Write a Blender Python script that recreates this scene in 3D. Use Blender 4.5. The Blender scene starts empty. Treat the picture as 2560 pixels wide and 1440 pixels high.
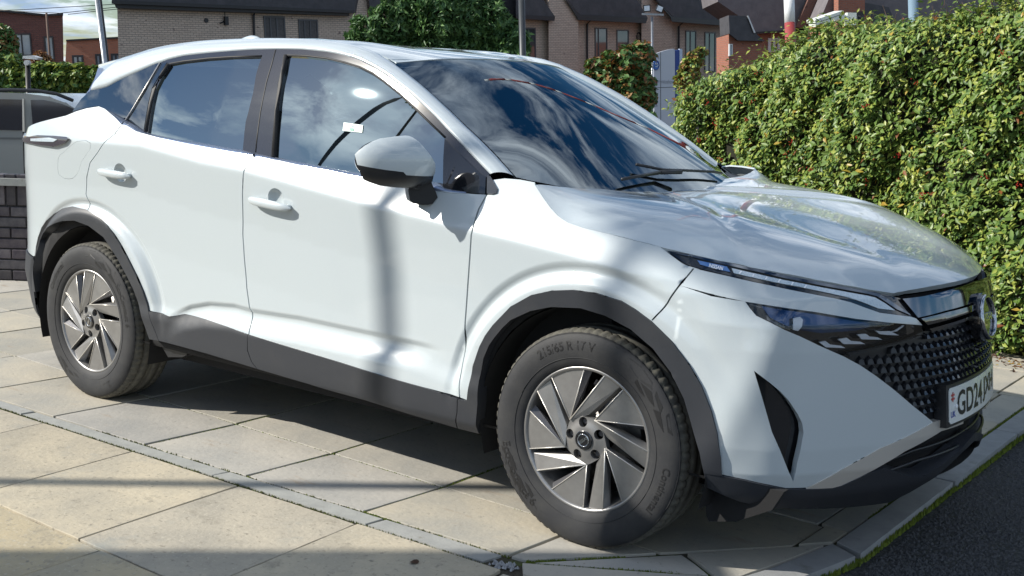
import bpy, bmesh, math, random
import numpy as np
from mathutils import Vector, Matrix, Quaternion
from mathutils.geometry import delaunay_2d_cdt
random.seed(7); rng = np.random.default_rng(7)
scene = bpy.context.scene
col = scene.collection

# ------------------------------------------------------------ camera
CAM = np.array([1.96945, -3.87457, 1.40453])
AZ, PITCH, ROLL, FPX = 2.22011, 0.16181, 0.03118, 2952.93
def cam_axes():
    f = np.array([math.cos(AZ)*math.cos(PITCH), math.sin(AZ)*math.cos(PITCH), -math.sin(PITCH)])
    r = np.cross(f, [0, 0, 1]); r /= np.linalg.norm(r)
    u = np.cross(r, f)
    r2 = r*math.cos(ROLL)+u*math.sin(ROLL); u2 = -r*math.sin(ROLL)+u*math.cos(ROLL)
    return r2, u2, f
RX, UY, FW = cam_axes()
cam_data = bpy.data.cameras.new('camera')
cam = bpy.data.objects.new('camera', cam_data); col.objects.link(cam)
M = Matrix(((RX[0], UY[0], -FW[0], CAM[0]), (RX[1], UY[1], -FW[1], CAM[1]), (RX[2], UY[2], -FW[2], CAM[2]), (0, 0, 0, 1)))
cam.matrix_world = M
cam_data.sensor_width = 36.0; cam_data.lens = FPX/2560*36.0
cam_data.clip_start = 0.05; cam_data.clip_end = 3000
scene.camera = cam

# ------------------------------------------------------------ light
SUN = np.array([-1.2, -1.05, 1.0]); SUN /= np.linalg.norm(SUN)      # towards the sun
sun_el = math.asin(SUN[2]); 
world = bpy.data.worlds.new('World'); scene.world = world; world.use_nodes = True
wn, wl = world.node_tree.nodes, world.node_tree.links
wn.clear()
w_out = wn.new('ShaderNodeOutputWorld'); w_bg = wn.new('ShaderNodeBackground')
sky = wn.new('ShaderNodeTexSky'); sky.sky_type = 'NISHITA'; sky.sun_disc = False
sky.sun_elevation = sun_el; sky.sun_rotation = math.atan2(SUN[0], SUN[1])
sky.air_density = 1.0; sky.dust_density = 0.3; sky.ozone_density = 1.5
tc = wn.new('ShaderNodeTexCoord'); sep = wn.new('ShaderNodeSeparateXYZ')
wl.new(tc.outputs['Generated'], sep.inputs[0])
def wmath(op, a, b=None, c=None):
    n = wn.new('ShaderNodeMath'); n.operation = op
    for i, v in enumerate((a, b, c)):
        if v is None: continue
        if isinstance(v, (int, float)): n.inputs[i].default_value = v
        else: wl.new(v, n.inputs[i])
    return n.outputs[0]
den = wmath('ADD', wmath('MAXIMUM', sep.outputs[2], 0.0), 0.18)
CLX, CLY = -9.7, -6.1
cx_ = wmath('ADD', wmath('DIVIDE', sep.outputs[0], den), CLX); cy_ = wmath('ADD', wmath('DIVIDE', sep.outputs[1], den), CLY)
cmb = wn.new('ShaderNodeCombineXYZ'); wl.new(cx_, cmb.inputs[0]); wl.new(cy_, cmb.inputs[1])
n1 = wn.new('ShaderNodeTexNoise'); n1.inputs['Scale'].default_value = 2.3; n1.inputs['Detail'].default_value = 9
n1.inputs['Roughness'].default_value = 0.62; n1.inputs['Distortion'].default_value = 0.35
wl.new(cmb.outputs[0], n1.inputs['Vector'])
rp = wn.new('ShaderNodeValToRGB'); rp.color_ramp.elements[0].position = 0.45; rp.color_ramp.elements[1].position = 0.57
wl.new(n1.outputs['Fac'], rp.inputs[0])
n2 = wn.new('ShaderNodeTexNoise'); n2.inputs['Scale'].default_value = 3.4; n2.inputs['Detail'].default_value = 6
wl.new(cmb.outputs[0], n2.inputs['Vector'])
rp2 = wn.new('ShaderNodeValToRGB'); rp2.color_ramp.elements[0].position = 0.35; rp2.color_ramp.elements[1].position = 0.7
rp2.color_ramp.elements[0].color = (6, 8.2, 11.5, 1); rp2.color_ramp.elements[1].color = (24, 25, 26, 1)
wl.new(n2.outputs['Fac'], rp2.inputs[0])
mx = wn.new('ShaderNodeMixRGB'); wl.new(rp.outputs[0], mx.inputs[0])
hsv = wn.new('ShaderNodeHueSaturation'); hsv.inputs['Saturation'].default_value = 1.40; hsv.inputs['Value'].default_value = 1.35; wl.new(sky.outputs[0], hsv.inputs['Color']); wl.new(hsv.outputs[0], mx.inputs[1]); wl.new(rp2.outputs[0], mx.inputs[2])
wl.new(mx.outputs[0], w_bg.inputs['Color']); w_bg.inputs['Strength'].default_value = 0.05
wl.new(w_bg.outputs[0], w_out.inputs['Surface'])
sl = bpy.data.lights.new('sun', 'SUN'); sl.energy = 5.0; sl.angle = math.radians(0.45); sl.color = (1.0, 0.95, 0.86)
so = bpy.data.objects.new('sun', sl); col.objects.link(so)
so.rotation_euler = Vector(SUN).to_track_quat('Z', 'Y').to_euler(); so.location = (-20, -18, 18)
scene.view_settings.view_transform = 'Standard'; scene.view_settings.look = 'None'
scene.view_settings.exposure = 0.38; scene.view_settings.gamma = 1.0; scene.view_settings.use_curve_mapping = False
scene.render.engine = 'CYCLES'
scene.cycles.max_bounces = 8; scene.cycles.transparent_max_bounces = 12

# ------------------------------------------------------------ materials
MATS = {}
def mat(name, base=(.5, .5, .5), rough=.5, metal=0., coat=0., coat_r=.03, spec=.5, noise=None, bump=None, emit=None):
    """noise=(scale, other colour, detail[, lo, hi]); bump=(scale, strength, distance)"""
    m = bpy.data.materials.new(name); m.use_nodes = True
    nt = m.node_tree; b = nt.nodes['Principled BSDF']
    b.inputs['Base Color'].default_value = (*base, 1); b.inputs['Roughness'].default_value = rough
    b.inputs['Metallic'].default_value = metal; b.inputs['Coat Weight'].default_value = coat
    b.inputs['Coat Roughness'].default_value = coat_r; b.inputs['Specular IOR Level'].default_value = spec
    t = nt.nodes.new('ShaderNodeTexCoord')
    if noise:
        n = nt.nodes.new('ShaderNodeTexNoise'); n.inputs['Scale'].default_value = noise[0]; n.inputs['Detail'].default_value = noise[2]
        n.inputs['Roughness'].default_value = .62
        nt.links.new(t.outputs['Object'], n.inputs['Vector'])
        r = nt.nodes.new('ShaderNodeValToRGB')
        lo, hi = (noise[3], noise[4]) if len(noise) > 3 else (.35, .65)
        r.color_ramp.elements[0].position = lo; r.color_ramp.elements[1].position = hi
        r.color_ramp.elements[0].color = (*base, 1); r.color_ramp.elements[1].color = (*noise[1], 1)
        nt.links.new(n.outputs['Fac'], r.inputs[0]); nt.links.new(r.outputs[0], b.inputs['Base Color'])
    if bump:
        n = nt.nodes.new('ShaderNodeTexNoise'); n.inputs['Scale'].default_value = bump[0]; n.inputs['Detail'].default_value = 4
        nt.links.new(t.outputs['Object'], n.inputs['Vector'])
        bp = nt.nodes.new('ShaderNodeBump'); bp.inputs['Strength'].default_value = bump[1]; bp.inputs['Distance'].default_value = bump[2]
        nt.links.new(n.outputs['Fac'], bp.inputs['Height']); nt.links.new(bp.outputs[0], b.inputs['Normal'])
    if emit:
        b.inputs['Emission Color'].default_value = (*emit[0], 1); b.inputs['Emission Strength'].default_value = emit[1]
    MATS[name] = m
    return m
paint = mat('pearl_white_paint', (.525, .580, .605), .30, 0, 1.0, .02, noise=(900, (.49, .545, .57), 2, .4, .6))
clad = mat('black_cladding', (.026, .029, .036), .5, noise=(5, (.040, .042, .046), 9, .5, .8), bump=(700, .35, .0006))
gloss = mat('gloss_black', (.012, .013, .016), .06, coat=1, coat_r=.02)
pillar_m = mat('pillar_black', (.02, .021, .026), .09, coat=1, coat_r=.02, noise=(300, (.035, .036, .04), 3, .5, .75))
seal_m = mat('rubber_seal', (.012, .012, .013), .6)
dark = mat('dark_liner', (.010, .010, .011), .9)
satin_black = mat('satin_black', (.018, .019, .022), .35)
chrome = mat('chrome', (.75, .77, .8), .08, 1.0)
darkchrome = mat('dark_chrome', (.16, .175, .2), .07, 1.0)
silver = mat('silver_trim', (.68, .65, .60), .32, .5)
alloy = mat('alloy_machined', (.36, .355, .35), .36, .7, noise=(14, (.28, .275, .27), 6))
alloyd = mat('alloy_dark', (.13, .13, .14), .4, .7)
rubber = mat('tyre_rubber', (.019, .020, .023), .72, noise=(16, (.034, .034, .034), 8, .4, .75), bump=(160, .3, .0008))
rubber2 = mat('tyre_tread_dusty', (.075, .072, .063), .85, noise=(40, (.13, .125, .10), 8, .4, .7))
letter = mat('tyre_letters', (.009, .009, .010), .5)
steel = mat('brake_steel', (.32, .31, .30), .4, .9, noise=(30, (.16, .15, .14), 5))
black_hole = mat('black_recess', (.004, .004, .005), .8)
white_gl = mat('reflector_white', (.92, .94, .97), .15)
belt_m = mat('belt_trim_shaded', (.30, .36, .50), .22, .6)  # blue of the shaded groove below the glass is put into this colour
plate_w = mat('plate_white', (.74, .77, .76), .25, coat=.4)
plate_k = mat('plate_black', (.015, .015, .02), .35)
plate_b = mat('plate_blue', (.03, .06, .35), .3); plate_r = mat('plate_red', (.45, .06, .06), .3)
seat_m = mat('seat_fabric', (.02, .02, .022), .9)
sticker_m = mat('sticker', (.70, .85, .80), .5); sticker_g = mat('sticker_green', (.05, .30, .20), .5)
badge_k = mat('badge_black', (.01, .01, .012), .12, coat=1)
def glass_mat(name, tint, ior, rough=0.0, mirror=(.92, .97, 1.0)):
    m = bpy.data.materials.new(name); m.use_nodes = True; nt = m.node_tree; nt.nodes.clear()
    o = nt.nodes.new('ShaderNodeOutputMaterial'); mix = nt.nodes.new('ShaderNodeMixShader')
    fr = nt.nodes.new('ShaderNodeFresnel'); fr.inputs[0].default_value = ior
    tr = nt.nodes.new('ShaderNodeBsdfTransparent'); tr.inputs[0].default_value = (*tint, 1)
    gl = nt.nodes.new('ShaderNodeBsdfGlossy'); gl.inputs['Roughness'].default_value = rough; gl.inputs[0].default_value = (*mirror, 1)
    nt.links.new(fr.outputs[0], mix.inputs[0]); nt.links.new(tr.outputs[0], mix.inputs[1]); nt.links.new(gl.outputs[0], mix.inputs[2])
    nt.links.new(mix.outputs[0], o.inputs['Surface']); MATS[name] = m
    return m
glass_side = glass_mat('window_glass', (.14, .18, .19), 4.2, .008, (.80, .95, 1.0))
glass_quart = glass_mat('quarter_glass', (.10, .11, .12), 2.8, .01)
glass_ws = glass_mat('windscreen_glass', (.40, .46, .48), 3.0, .010, (.86, .95, 1.0))
lens_m = glass_mat('lamp_lens', (.95, .97, 1.0), 1.55, .01)

# ------------------------------------------------------------ helpers
def tag(o, label=None, cat=None, group=None, kind=None):
    if label: o['label'] = label
    if cat: o['category'] = cat
    if group: o['group'] = group
    if kind: o['kind'] = kind
    return o
def empty(name, loc=(0, 0, 0), rot=None):
    o = bpy.data.objects.new(name, None); col.objects.link(o); o.location = loc
    if rot: o.rotation_euler = rot
    o.empty_display_size = .1
    return o
def link(name, me, m=None, parent=None):
    if m is not None and not me.materials:
        for mm in (m if isinstance(m, (list, tuple)) else [m]): me.materials.append(mm)
    o = bpy.data.objects.new(name, me); col.objects.link(o)
    if parent: o.parent = parent
    return o
def mesh(name, v, f, m=None, parent=None, smooth=False, mi=None):
    me = bpy.data.meshes.new(name)
    me.from_pydata([tuple(map(float, p)) for p in v], [], [tuple(map(int, q)) for q in f]); me.update()
    if smooth: me.polygons.foreach_set('use_smooth', [True]*len(me.polygons))
    o = link(name, me, m, parent)
    if mi is not None: me.polygons.foreach_set('material_index', mi)
    return o
class MB:
    """collects solids for one mesh"""
    def __init__(s): s.v = []; s.f = []; s.mi = []
    def add(s, v, f, mi=0):
        k = len(s.v); s.v += [tuple(map(float, p)) for p in v]; s.f += [tuple(int(i)+k for i in q) for q in f]; s.mi += [mi]*len(f)
    def box(s, c, d, ax=None, mi=0):
        ax = np.eye(3) if ax is None else np.array(ax, float)
        c = np.array(c, float); d = np.array(d, float)/2
        v = [c+sx*d[0]*ax[0]+sy*d[1]*ax[1]+sz*d[2]*ax[2] for sx in (-1, 1) for sy in (-1, 1) for sz in (-1, 1)]
        s.add(v, [(0, 1, 3, 2), (4, 6, 7, 5), (0, 4, 5, 1), (2, 3, 7, 6), (0, 2, 6, 4), (1, 5, 7, 3)], mi)
    def tube(s, pts, r, n=8, mi=0, caps=True):
        pts = [np.array(p, float) for p in pts]; rings = []
        rr = r if isinstance(r, (list, tuple, np.ndarray)) else [r]*len(pts)
        for i, p in enumerate(pts):
            t = pts[min(i+1, len(pts)-1)]-pts[max(i-1, 0)]; t = t/(np.linalg.norm(t)+1e-12)
            a = np.cross(t, [0, 0, 1.]) if abs(t[2]) < .9 else np.cross(t, [1., 0, 0]); a /= np.linalg.norm(a); b = np.cross(t, a)
            rings.append([p+rr[i]*(math.cos(2*math.pi*k/n)*a+math.sin(2*math.pi*k/n)*b) for k in range(n)])
        v = [q for R_ in rings for q in R_]; f = []
        for i in range(len(pts)-1):
            for k in range(n): f.append((i*n+k, i*n+(k+1) % n, (i+1)*n+(k+1) % n, (i+1)*n+k))
        if caps: f.append(tuple(range(n))[::-1]); f.append(tuple((len(pts)-1)*n+k for k in range(n)))
        s.add(v, f, mi)
    def prism(s, poly, vec, mi=0):
        """poly: 3-D points of a flat outline; extruded by vec"""
        n = len(poly); poly = [np.array(p, float) for p in poly]; vec = np.array(vec, float)
        s.add(poly+[p+vec for p in poly], [tuple(range(n)), tuple(range(2*n-1, n-1, -1))]+[(i, (i+1) % n, n+(i+1) % n, n+i) for i in range(n)], mi)
    def build(s, name, m=None, parent=None, smooth=False):
        o = mesh(name, s.v, s.f, m, parent, smooth, s.mi if isinstance(m, (list, tuple)) else None)
        bm = bmesh.new(); bm.from_mesh(o.data); bmesh.ops.recalc_face_normals(bm, faces=bm.faces); bm.to_mesh(o.data); bm.free()
        return o
def grid_mesh(name, P, m, parent=None, smooth=True, thick=0.0):
    """P: array (n,m,3)"""
    n, k = P.shape[:2]
    f = [(i*k+j, i*k+j+1, (i+1)*k+j+1, (i+1)*k+j) for i in range(n-1) for j in range(k-1)]
    o = mesh(name, P.reshape(-1, 3), f, m, parent, smooth)
    if thick:
        md = o.modifiers.new('s', 'SOLIDIFY'); md.thickness = thick; md.offset = 0
    return o
def catmull(P, n=8, closed=False):
    P = np.array(P, float); N = len(P); out = []
    for i in range(N if closed else N-1):
        if closed: p0, p1, p2, p3 = P[(i-1) % N], P[i], P[(i+1) % N], P[(i+2) % N]
        else: p0, p1, p2, p3 = P[max(i-1, 0)], P[i], P[i+1], P[min(i+2, N-1)]
        for t in np.linspace(0, 1, n, endpoint=False):
            out.append(.5*((2*p1)+(-p0+p2)*t+(2*p0-5*p1+4*p2-p3)*t*t+(-p0+3*p1-3*p2+p3)*t**3))
    if not closed: out.append(P[-1])
    return np.array(out)
def sstep(a, b, x):
    t = np.clip((x-a)/(b-a), 0, 1); return t*t*(3-2*t)
# rays through a point of the photograph
def ray(px):
    px = np.atleast_2d(np.array(px, float))
    d = ((px[:, :1]-1280)/FPX)*RX-((px[:, 1:2]-720)/FPX)*UY+FW
    return d/np.linalg.norm(d, axis=1, keepdims=True)
def on_plane(px, n, c):
    d = ray(px); n = np.array(n, float); t = (c-CAM@n)/(d@n)
    return CAM+d*t[:, None]
def PY(px, y): return on_plane(px, (0, 1, 0), y)
def PZ(px, z=0.): return on_plane(px, (0, 0, 1), z)
def PD(px, depth):
    d = ray(px); return CAM+d*(depth/(d@FW))[:, None]
def project(P):
    q = np.atleast_2d(P)-CAM; zz = q@FW
    return np.stack([1280+FPX*(q@RX)/zz, 720-FPX*(q@UY)/zz], 1)
# ============================================================ THE CAR
# car frame: x forward, near (driver's) side is -y, ground z=0, front axle x=0, rear axle x=-2.665
pc = np.array([(.925, 0), (.918, .13), (.892, .27), (.842, .42), (.775, .55), (.700, .67), (.635, .75), (.56, .818), (.465, .866), (.34, .892),
               (.15, .903), (-.2, .908), (-.7, .91), (-1.3, .912), (-1.9, .912), (-2.4, .911), (-2.75, .908), (-2.98, .900), (-3.14, .878), (-3.26, .832), (-3.36, .755),
               (-3.45, .6), (-3.5, .35), (-3.515, 0)])
pt = catmull(pc, 24)
for _ in range(6): pt[1:-1] = (pt[:-2]+2*pt[1:-1]+pt[2:])/4
ds = np.r_[0, np.cumsum(np.hypot(*np.diff(pt, axis=0).T))]
AS = np.arange(0, ds[-1], .006)
PXT = np.interp(AS, ds, pt[:, 0]); PYT = np.interp(AS, ds, pt[:, 1])
tx = np.gradient(PXT); ty = np.gradient(PYT); ln = np.hypot(tx, ty); NXT = -(-ty/ln); NYT = -tx/ln   # outward
kk = np.ones(9)/9
NXT = np.convolve(np.pad(NXT, 4, 'edge'), kk, 'valid'); NYT = np.convolve(np.pad(NYT, 4, 'edge'), kk, 'valid')
ln = np.hypot(NXT, NYT); NXT /= ln; NYT /= ln
def s_of_x(x): return float(np.interp(-x, -PXT, AS))
cr = PY([(-0, 300), (350, 365), (500, 407), (607, 428), (777, 475), (940, 520), (1115, 565), (1280, 604), (1405, 637), (1530, 670), (1692, 710)], -.905)
CRX, CRZ = cr[1:, 0], cr[1:, 2]
lf = PY([(420, 786), (442, 772), (465, 762), (512, 754), (575, 759), (622, 772), (740, 790), (890, 822), (1097, 867)], -.9)
LFX, LFZ = lf[:, 0], lf[:, 2]
def off(s, z):
    x = np.interp(s, AS, PXT)
    # ---- side profile
    zc = np.interp(x, CRX, CRZ, left=CRZ[0]+.0, right=CRZ[-1]-.02)
    u = z-zc; u = .5*(u+np.sqrt(u*u+.007**2))-.0005
    kr = .16+.30*sstep(-3.3, -2.3, x)
    d = -kr*u-.85*u*u
    v = zc-z; v = .5*(v+np.sqrt(v*v+.007**2))
    d = d-.105*np.minimum(v, .42)+.06*np.maximum(np.minimum(v, .42)-.2, 0)
    # lower notch on the doors
    zl = np.interp(x, LFX, LFZ)
    fade = sstep(-2.12, -1.93, x)*sstep(-.56, -.78, x)
    w = zl-z
    d = d+fade*(-.013*sstep(0, .026, w)+.032*sstep(.022, .115, w))
    d = d+(1-fade)*.014*sstep(.50, .42, z)*sstep(.2, -.5, x)*sstep(-2.9, -2.3, x)
    # tuck under below the sill
    d = d-.55*np.maximum(.315-z, 0)**1.0*1.0-1.2*np.maximum(.36-z, 0)**2
    # ---- wheel arch flares
    for ax, rx, fa in ((0., 1., 1), (-2.665, 1., 1)):
        dx = (x-ax); dz = z-.345
        k = 1.0 if ax == 0 else .985
        rho = np.hypot(dx/1.02, dz)/k
        up = sstep(-.02, .22, dz)
        if ax == 0: up = up*(1-.75*sstep(.15, .5, dx)*1.0)
        d = d+up*(-.010*sstep(.566, .538, rho)+.030*sstep(.542, .488, rho))
    # ---- front profile
    fz = np.interp(z, [.10, .2, .27, .34, .42, .55, .70, .78, .85, .92, 1.0], [-.16, -.075, -.02, 0, .004, 0, -.006, -.014, -.034, -.085, -.16])
    # V shaped shield: crease running down from the lamp
    wf = sstep(1.42, .82, s)
    d = d*(1-wf)+fz*wf
    # corner blade: small outward ridge in front of the wheel
    sb = 1.17-.22*(z-.36)/.5-.10
    d = d+.010*np.exp(-((s-sb)/.07)**2)*sstep(.25, .4, z)*sstep(.92, .8, z)
    # ---- rear
    wr = sstep(s_of_x(-3.0), s_of_x(-3.4), s)
    rz = np.interp(z, [.2, .35, .5, .62, .8, 1.0, 1.12, 1.2, 1.3, 1.4], [-.08, -.02, .012, 0, -.004, -.004, -.012, -.05, -.10, -.15])
    d = d*(1-wr)+rz*wr
    return d
def S(s, z, extra=0.):
    s = np.asarray(s, float); z = np.asarray(z, float)
    d = off(s, z)+extra
    x = np.interp(s, AS, PXT); y = np.interp(s, AS, PYT); nx = np.interp(s, AS, NXT); ny = np.interp(s, AS, NYT)
    return np.stack([x+nx*d, -(y+ny*d), z], -1)
def S_n(s, z):
    e = .002
    a = S(s+e, z)-S(s-e, z); b = S(s, z+e)-S(s, z-e)
    n = np.cross(a, b); n /= np.linalg.norm(n, axis=-1, keepdims=True)
    # make outward
    return n*np.sign(np.sum(n*np.stack([np.interp(s, AS, NXT), -np.interp(s, AS, NYT), 0*s], -1), -1, keepdims=True))
def on_S(px, extra=0.):
    """photo points -> (s,z) on the near side body surface"""
    px = np.atleast_2d(np.array(px, float)); D = ray(px); out = []
    tabx, taby = PXT, -PYT
    for d in D:
        # range of t where the ray is near the car
        t = np.linspace(2.4, 7.2, 260); P = CAM+d*t[:, None]
        def F(P):
            q = (P[:, None, 0]-tabx[None])**2+(P[:, None, 1]-taby[None])**2
            j = q.argmin(1); nx, ny = NXT[j], -NYT[j]
            dist = (P[:, 0]-tabx[j])*nx+(P[:, 1]-taby[j])*ny
            # refine s by the tangent
            s = AS[j]+((P[:, 0]-tabx[j])*(-ny)+(P[:, 1]-taby[j])*nx)*-1
            return dist-off(s, P[:, 2])-extra, s
        f, s = F(P)
        i = np.where((f[:-1] > 0) & (f[1:] <= 0))[0]
        if len(i) == 0:
            j = int(np.argmin(np.abs(f))); out.append((s[j], P[j, 2])); continue
        a, b = t[i[0]], t[i[0]+1]
        for _ in range(14):
            mdl = (a+b)/2; fm, sm = F((CAM+d*mdl)[None])
            if fm[0] > 0: a = mdl
            else: b = mdl
        out.append((sm[0], (CAM+d*mdl)[2]))
    return np.array(out)
# tangent direction sign check: s grows away from the nose
# ---- other surfaces as functions of two parameters
def tps(pts, vals, lam=0.):
    pts = np.array(pts, float); vals = np.array(vals, float)
    def U(r2): return .5*r2*np.log(r2+1e-12)
    n = len(pts); K = U(((pts[:, None]-pts[None])**2).sum(-1))+np.diag(np.broadcast_to(lam, (n,)))
    Pm = np.c_[np.ones(n), pts]; A = np.block([[K, Pm], [Pm.T, np.zeros((3, 3))]])
    w = np.linalg.solve(A, np.r_[vals, 0, 0, 0])
    def f(a, b):
        a = np.asarray(a, float); b = np.asarray(b, float); sh = a.shape
        q = np.stack([a.ravel(), b.ravel()], 1); o = np.empty(len(q))
        for i in range(0, len(q), 4000):
            c = q[i:i+4000]; o[i:i+4000] = U(((c[:, None]-pts[None])**2).sum(-1))@w[:n]+w[n]+c@w[n+1:]
        return o.reshape(sh)
    return f
# side glass: y = -(g(x,z))
def G_y(x, z):
    u = z-1.13
    y = .838-.34*u-.15*u*u
    q_ = x+1.32; q_ = .5*(q_+np.sqrt(q_*q_+.08**2))
    y = y-.052*q_-.020*np.maximum(x+.95, 0)**2/.3-.020*np.maximum(-1.9-x, 0)-.06*np.maximum(-2.25-x, 0)**2
    return y
def G(x, z, extra=0.):
    x = np.asarray(x, float); z = np.asarray(z, float)
    e = .002; gx = (G_y(x+e, z)-G_y(x-e, z))/(2*e); gz = (G_y(x, z+e)-G_y(x, z-e))/(2*e)
    n = np.stack([-gx, -np.ones_like(x), -gz], -1); n[..., 1] = -1; n[..., 0] = -gx; n[..., 2] = -gz
    n = n/np.linalg.norm(n, axis=-1, keepdims=True)
    return np.stack([x, -G_y(x, z), z], -1)+n*extra
def on_G(px):
    px = np.atleast_2d(np.array(px, float)); y = np.full(len(px), -.75)
    D = ray(px)
    for _ in range(30):
        t = (y-CAM[1])/D[:, 1]; P = CAM+D*t[:, None]; y = -G_y(P[:, 0], P[:, 2])
    return np.stack([P[:, 0], P[:, 2]], 1)
def in_poly(p, poly):
    x, y = p[:, 0], p[:, 1]; inside = np.zeros(len(p), bool); n = len(poly); j = n-1
    for i in range(n):
        xi, yi = poly[i]; xj, yj = poly[j]
        c = ((yi > y) != (yj > y)) & (x < (xj-xi)*(y-yi)/((yj-yi)+1e-15)+xi)
        inside ^= c; j = i
    return inside
def resample(poly, res):
    out = []
    n = len(poly)
    for i in range(n):
        a = np.array(poly[i]); b = np.array(poly[(i+1) % n]); L = np.linalg.norm(b-a); k = max(1, int(math.ceil(L/res)))
        for t in range(k): out.append(a+(b-a)*t/k)
    return np.array(out)
def panel(name, poly, surf, m, parent=None, res=.022, flange=.010, holes=(), extra=0., normals=True, flip=False, lines=None):
    if surf is sS and lines is None: lines = FEATURE_LINES
    if surf is sS: res = min(res, .018)
    """a sheet cut to the outline poly (in surface parameters), following surf, with its edges turned in by flange"""
    loops = [resample(poly, res)]+[resample(h, res) for h in holes]
    mn = loops[0].min(0); mxx = loops[0].max(0)
    gx, gy = np.meshgrid(np.arange(mn[0]+res/2, mxx[0], res), np.arange(mn[1]+res/2, mxx[1], res*.9)); gx[::2] += res/2
    q = np.stack([gx.ravel(), gy.ravel()], 1)
    q = q[in_poly(q, loops[0])]
    for h in loops[1:]: q = q[~in_poly(q, h)]
    B = np.concatenate(loops)
    if lines is not None:
        X_ = lines[in_poly(lines, loops[0])]
        for h in loops[1:]: X_ = X_[~in_poly(X_, h)]
        kp = np.array([(((x_-B)**2).sum(1).min() > (.0045)**2) for x_ in X_], bool) if len(X_) else []
        X_ = X_[kp] if len(X_) else X_
        if len(X_):
            kq = np.ones(len(q), bool)
            for i in range(0, len(q), 2000):
                kq[i:i+2000] = (((q[i:i+2000][:, None]-X_[None])**2).sum(-1).min(1) > .009**2)
            q = q[kq]
            LINEPTS = X_
        else: LINEPTS = np.zeros((0, 2))
    else: LINEPTS = np.zeros((0, 2))
    if len(q):
        keep = np.ones(len(q), bool)
        for i in range(0, len(q), 2000):
            c = q[i:i+2000]; keep[i:i+2000] = (((c[:, None]-B[None])**2).sum(-1).min(1) > (res*.45)**2)
        q = q[keep]
    V = np.concatenate([B, q, LINEPTS]); E = []; k = 0
    for L in loops:
        n = len(L); E += [(k+i, k+(i+1) % n) for i in range(n)]; k += n
    vo, eo, fo, *_ = delaunay_2d_cdt([Vector(p) for p in V], E, [], 0, 1e-7)
    vo = np.array([tuple(p) for p in vo]); F = []
    cen = np.array([vo[list(f)].mean(0) for f in fo])
    ok = in_poly(cen, loops[0])
    for h in loops[1:]: ok &= ~in_poly(cen, h)
    F = [tuple(f) for f, o_ in zip(fo, ok) if o_]
    P = surf(vo[:, 0], vo[:, 1]); e = .0015
    a = surf(vo[:, 0]+e, vo[:, 1])-surf(vo[:, 0]-e, vo[:, 1]); b = surf(vo[:, 0], vo[:, 1]+e)-surf(vo[:, 0], vo[:, 1]-e)
    N = np.cross(a, b); N /= (np.linalg.norm(N, axis=1, keepdims=True)+1e-12)
    # orientation: outward = away from the car's middle
    ref = P-np.array([-1.2, 0, .6]); ref[:, 0] *= .35
    if np.sum(N*ref) < 0: N = -N
    if flip: N = -N
    P = P+N*extra
    # fix winding to N
    F2 = []
    for f in F:
        n = np.cross(P[f[1]]-P[f[0]], P[f[2]]-P[f[0]])
        F2.append(f if n@N[f[0]] > 0 else f[::-1])
    nv = len(P); verts = list(P); norms = list(N)
    # flange
    if flange:
        cnt = {}
        for f in F2:
            for i in range(len(f)):
                ed = (f[i], f[(i+1) % len(f)]); cnt[ed] = 1
        bd = [ed for ed in cnt if (ed[1], ed[0]) not in cnt]
        mp = {}
        for ed in bd:
            for w_ in ed:
                if w_ not in mp:
                    mp[w_] = (len(verts), len(verts)+1); verts.append(P[w_]); verts.append(P[w_]-N[w_]*flange)
        for a_, b_ in bd:
            F2.append((mp[b_][0], mp[a_][0], mp[a_][1], mp[b_][1]))
    me = bpy.data.meshes.new(name)
    me.from_pydata([tuple(map(float, p)) for p in verts], [], [tuple(map(int, f)) for f in F2]); me.update()
    me.polygons.foreach_set('use_smooth', [True]*len(me.polygons))
    if normals:
        ln_ = []
        nF = len(F)
        for pi, p in enumerate(me.polygons):
            if pi < nF:
                for vi in p.vertices: ln_.append(tuple(N[vi]))
            else:
                for vi in p.vertices: ln_.append(tuple(p.normal))
        me.normals_split_custom_set(ln_)
    o = link(name, me, m, parent)
    return o
CAR = empty('parked_car'); tag(CAR, 'pearl white crossover car parked on the paving slabs in the foreground', 'car')
MIRROR = []     # children to repeat on the far side
def both(o): MIRROR.append(o); return o
sS = lambda s, z: S(s, z)
_fl = []
for s_ in np.arange(s_of_x(.45), s_of_x(-3.45), .011):
    x_ = np.interp(s_, AS, PXT); zc_ = float(np.interp(x_, CRX, CRZ, left=CRZ[0], right=CRZ[-1]-.02))
    for dz_ in (-.012, -.004, .004, .012): _fl.append((s_, zc_+dz_))
    if -2.1 < x_ < -.58:
        zl_ = float(np.interp(x_, LFX, LFZ))
        for dz_ in (.004, -.007, -.016, -.026, -.045, -.07, -.1, -.115): _fl.append((s_, zl_+dz_))
for ax_ in (0, -2.665):
    k_ = 1.0 if ax_ == 0 else .985
    for r_ in (.57, .56, .55, .541, .53, .517, .503, .49):
        for a_ in np.arange(0, math.pi, .011/r_):
            _fl.append((s_of_x(ax_+1.02*k_*r_*math.cos(a_)), .345+k_*r_*math.sin(a_)))
_fl = np.array(_fl)
# drop points that fall nearly on top of one another
_key = {}
for p_ in _fl: _key.setdefault((round(p_[0]/.0055), round(p_[1]/.0055)), p_)
FEATURE_LINES = np.array(list(_key.values()))
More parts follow.
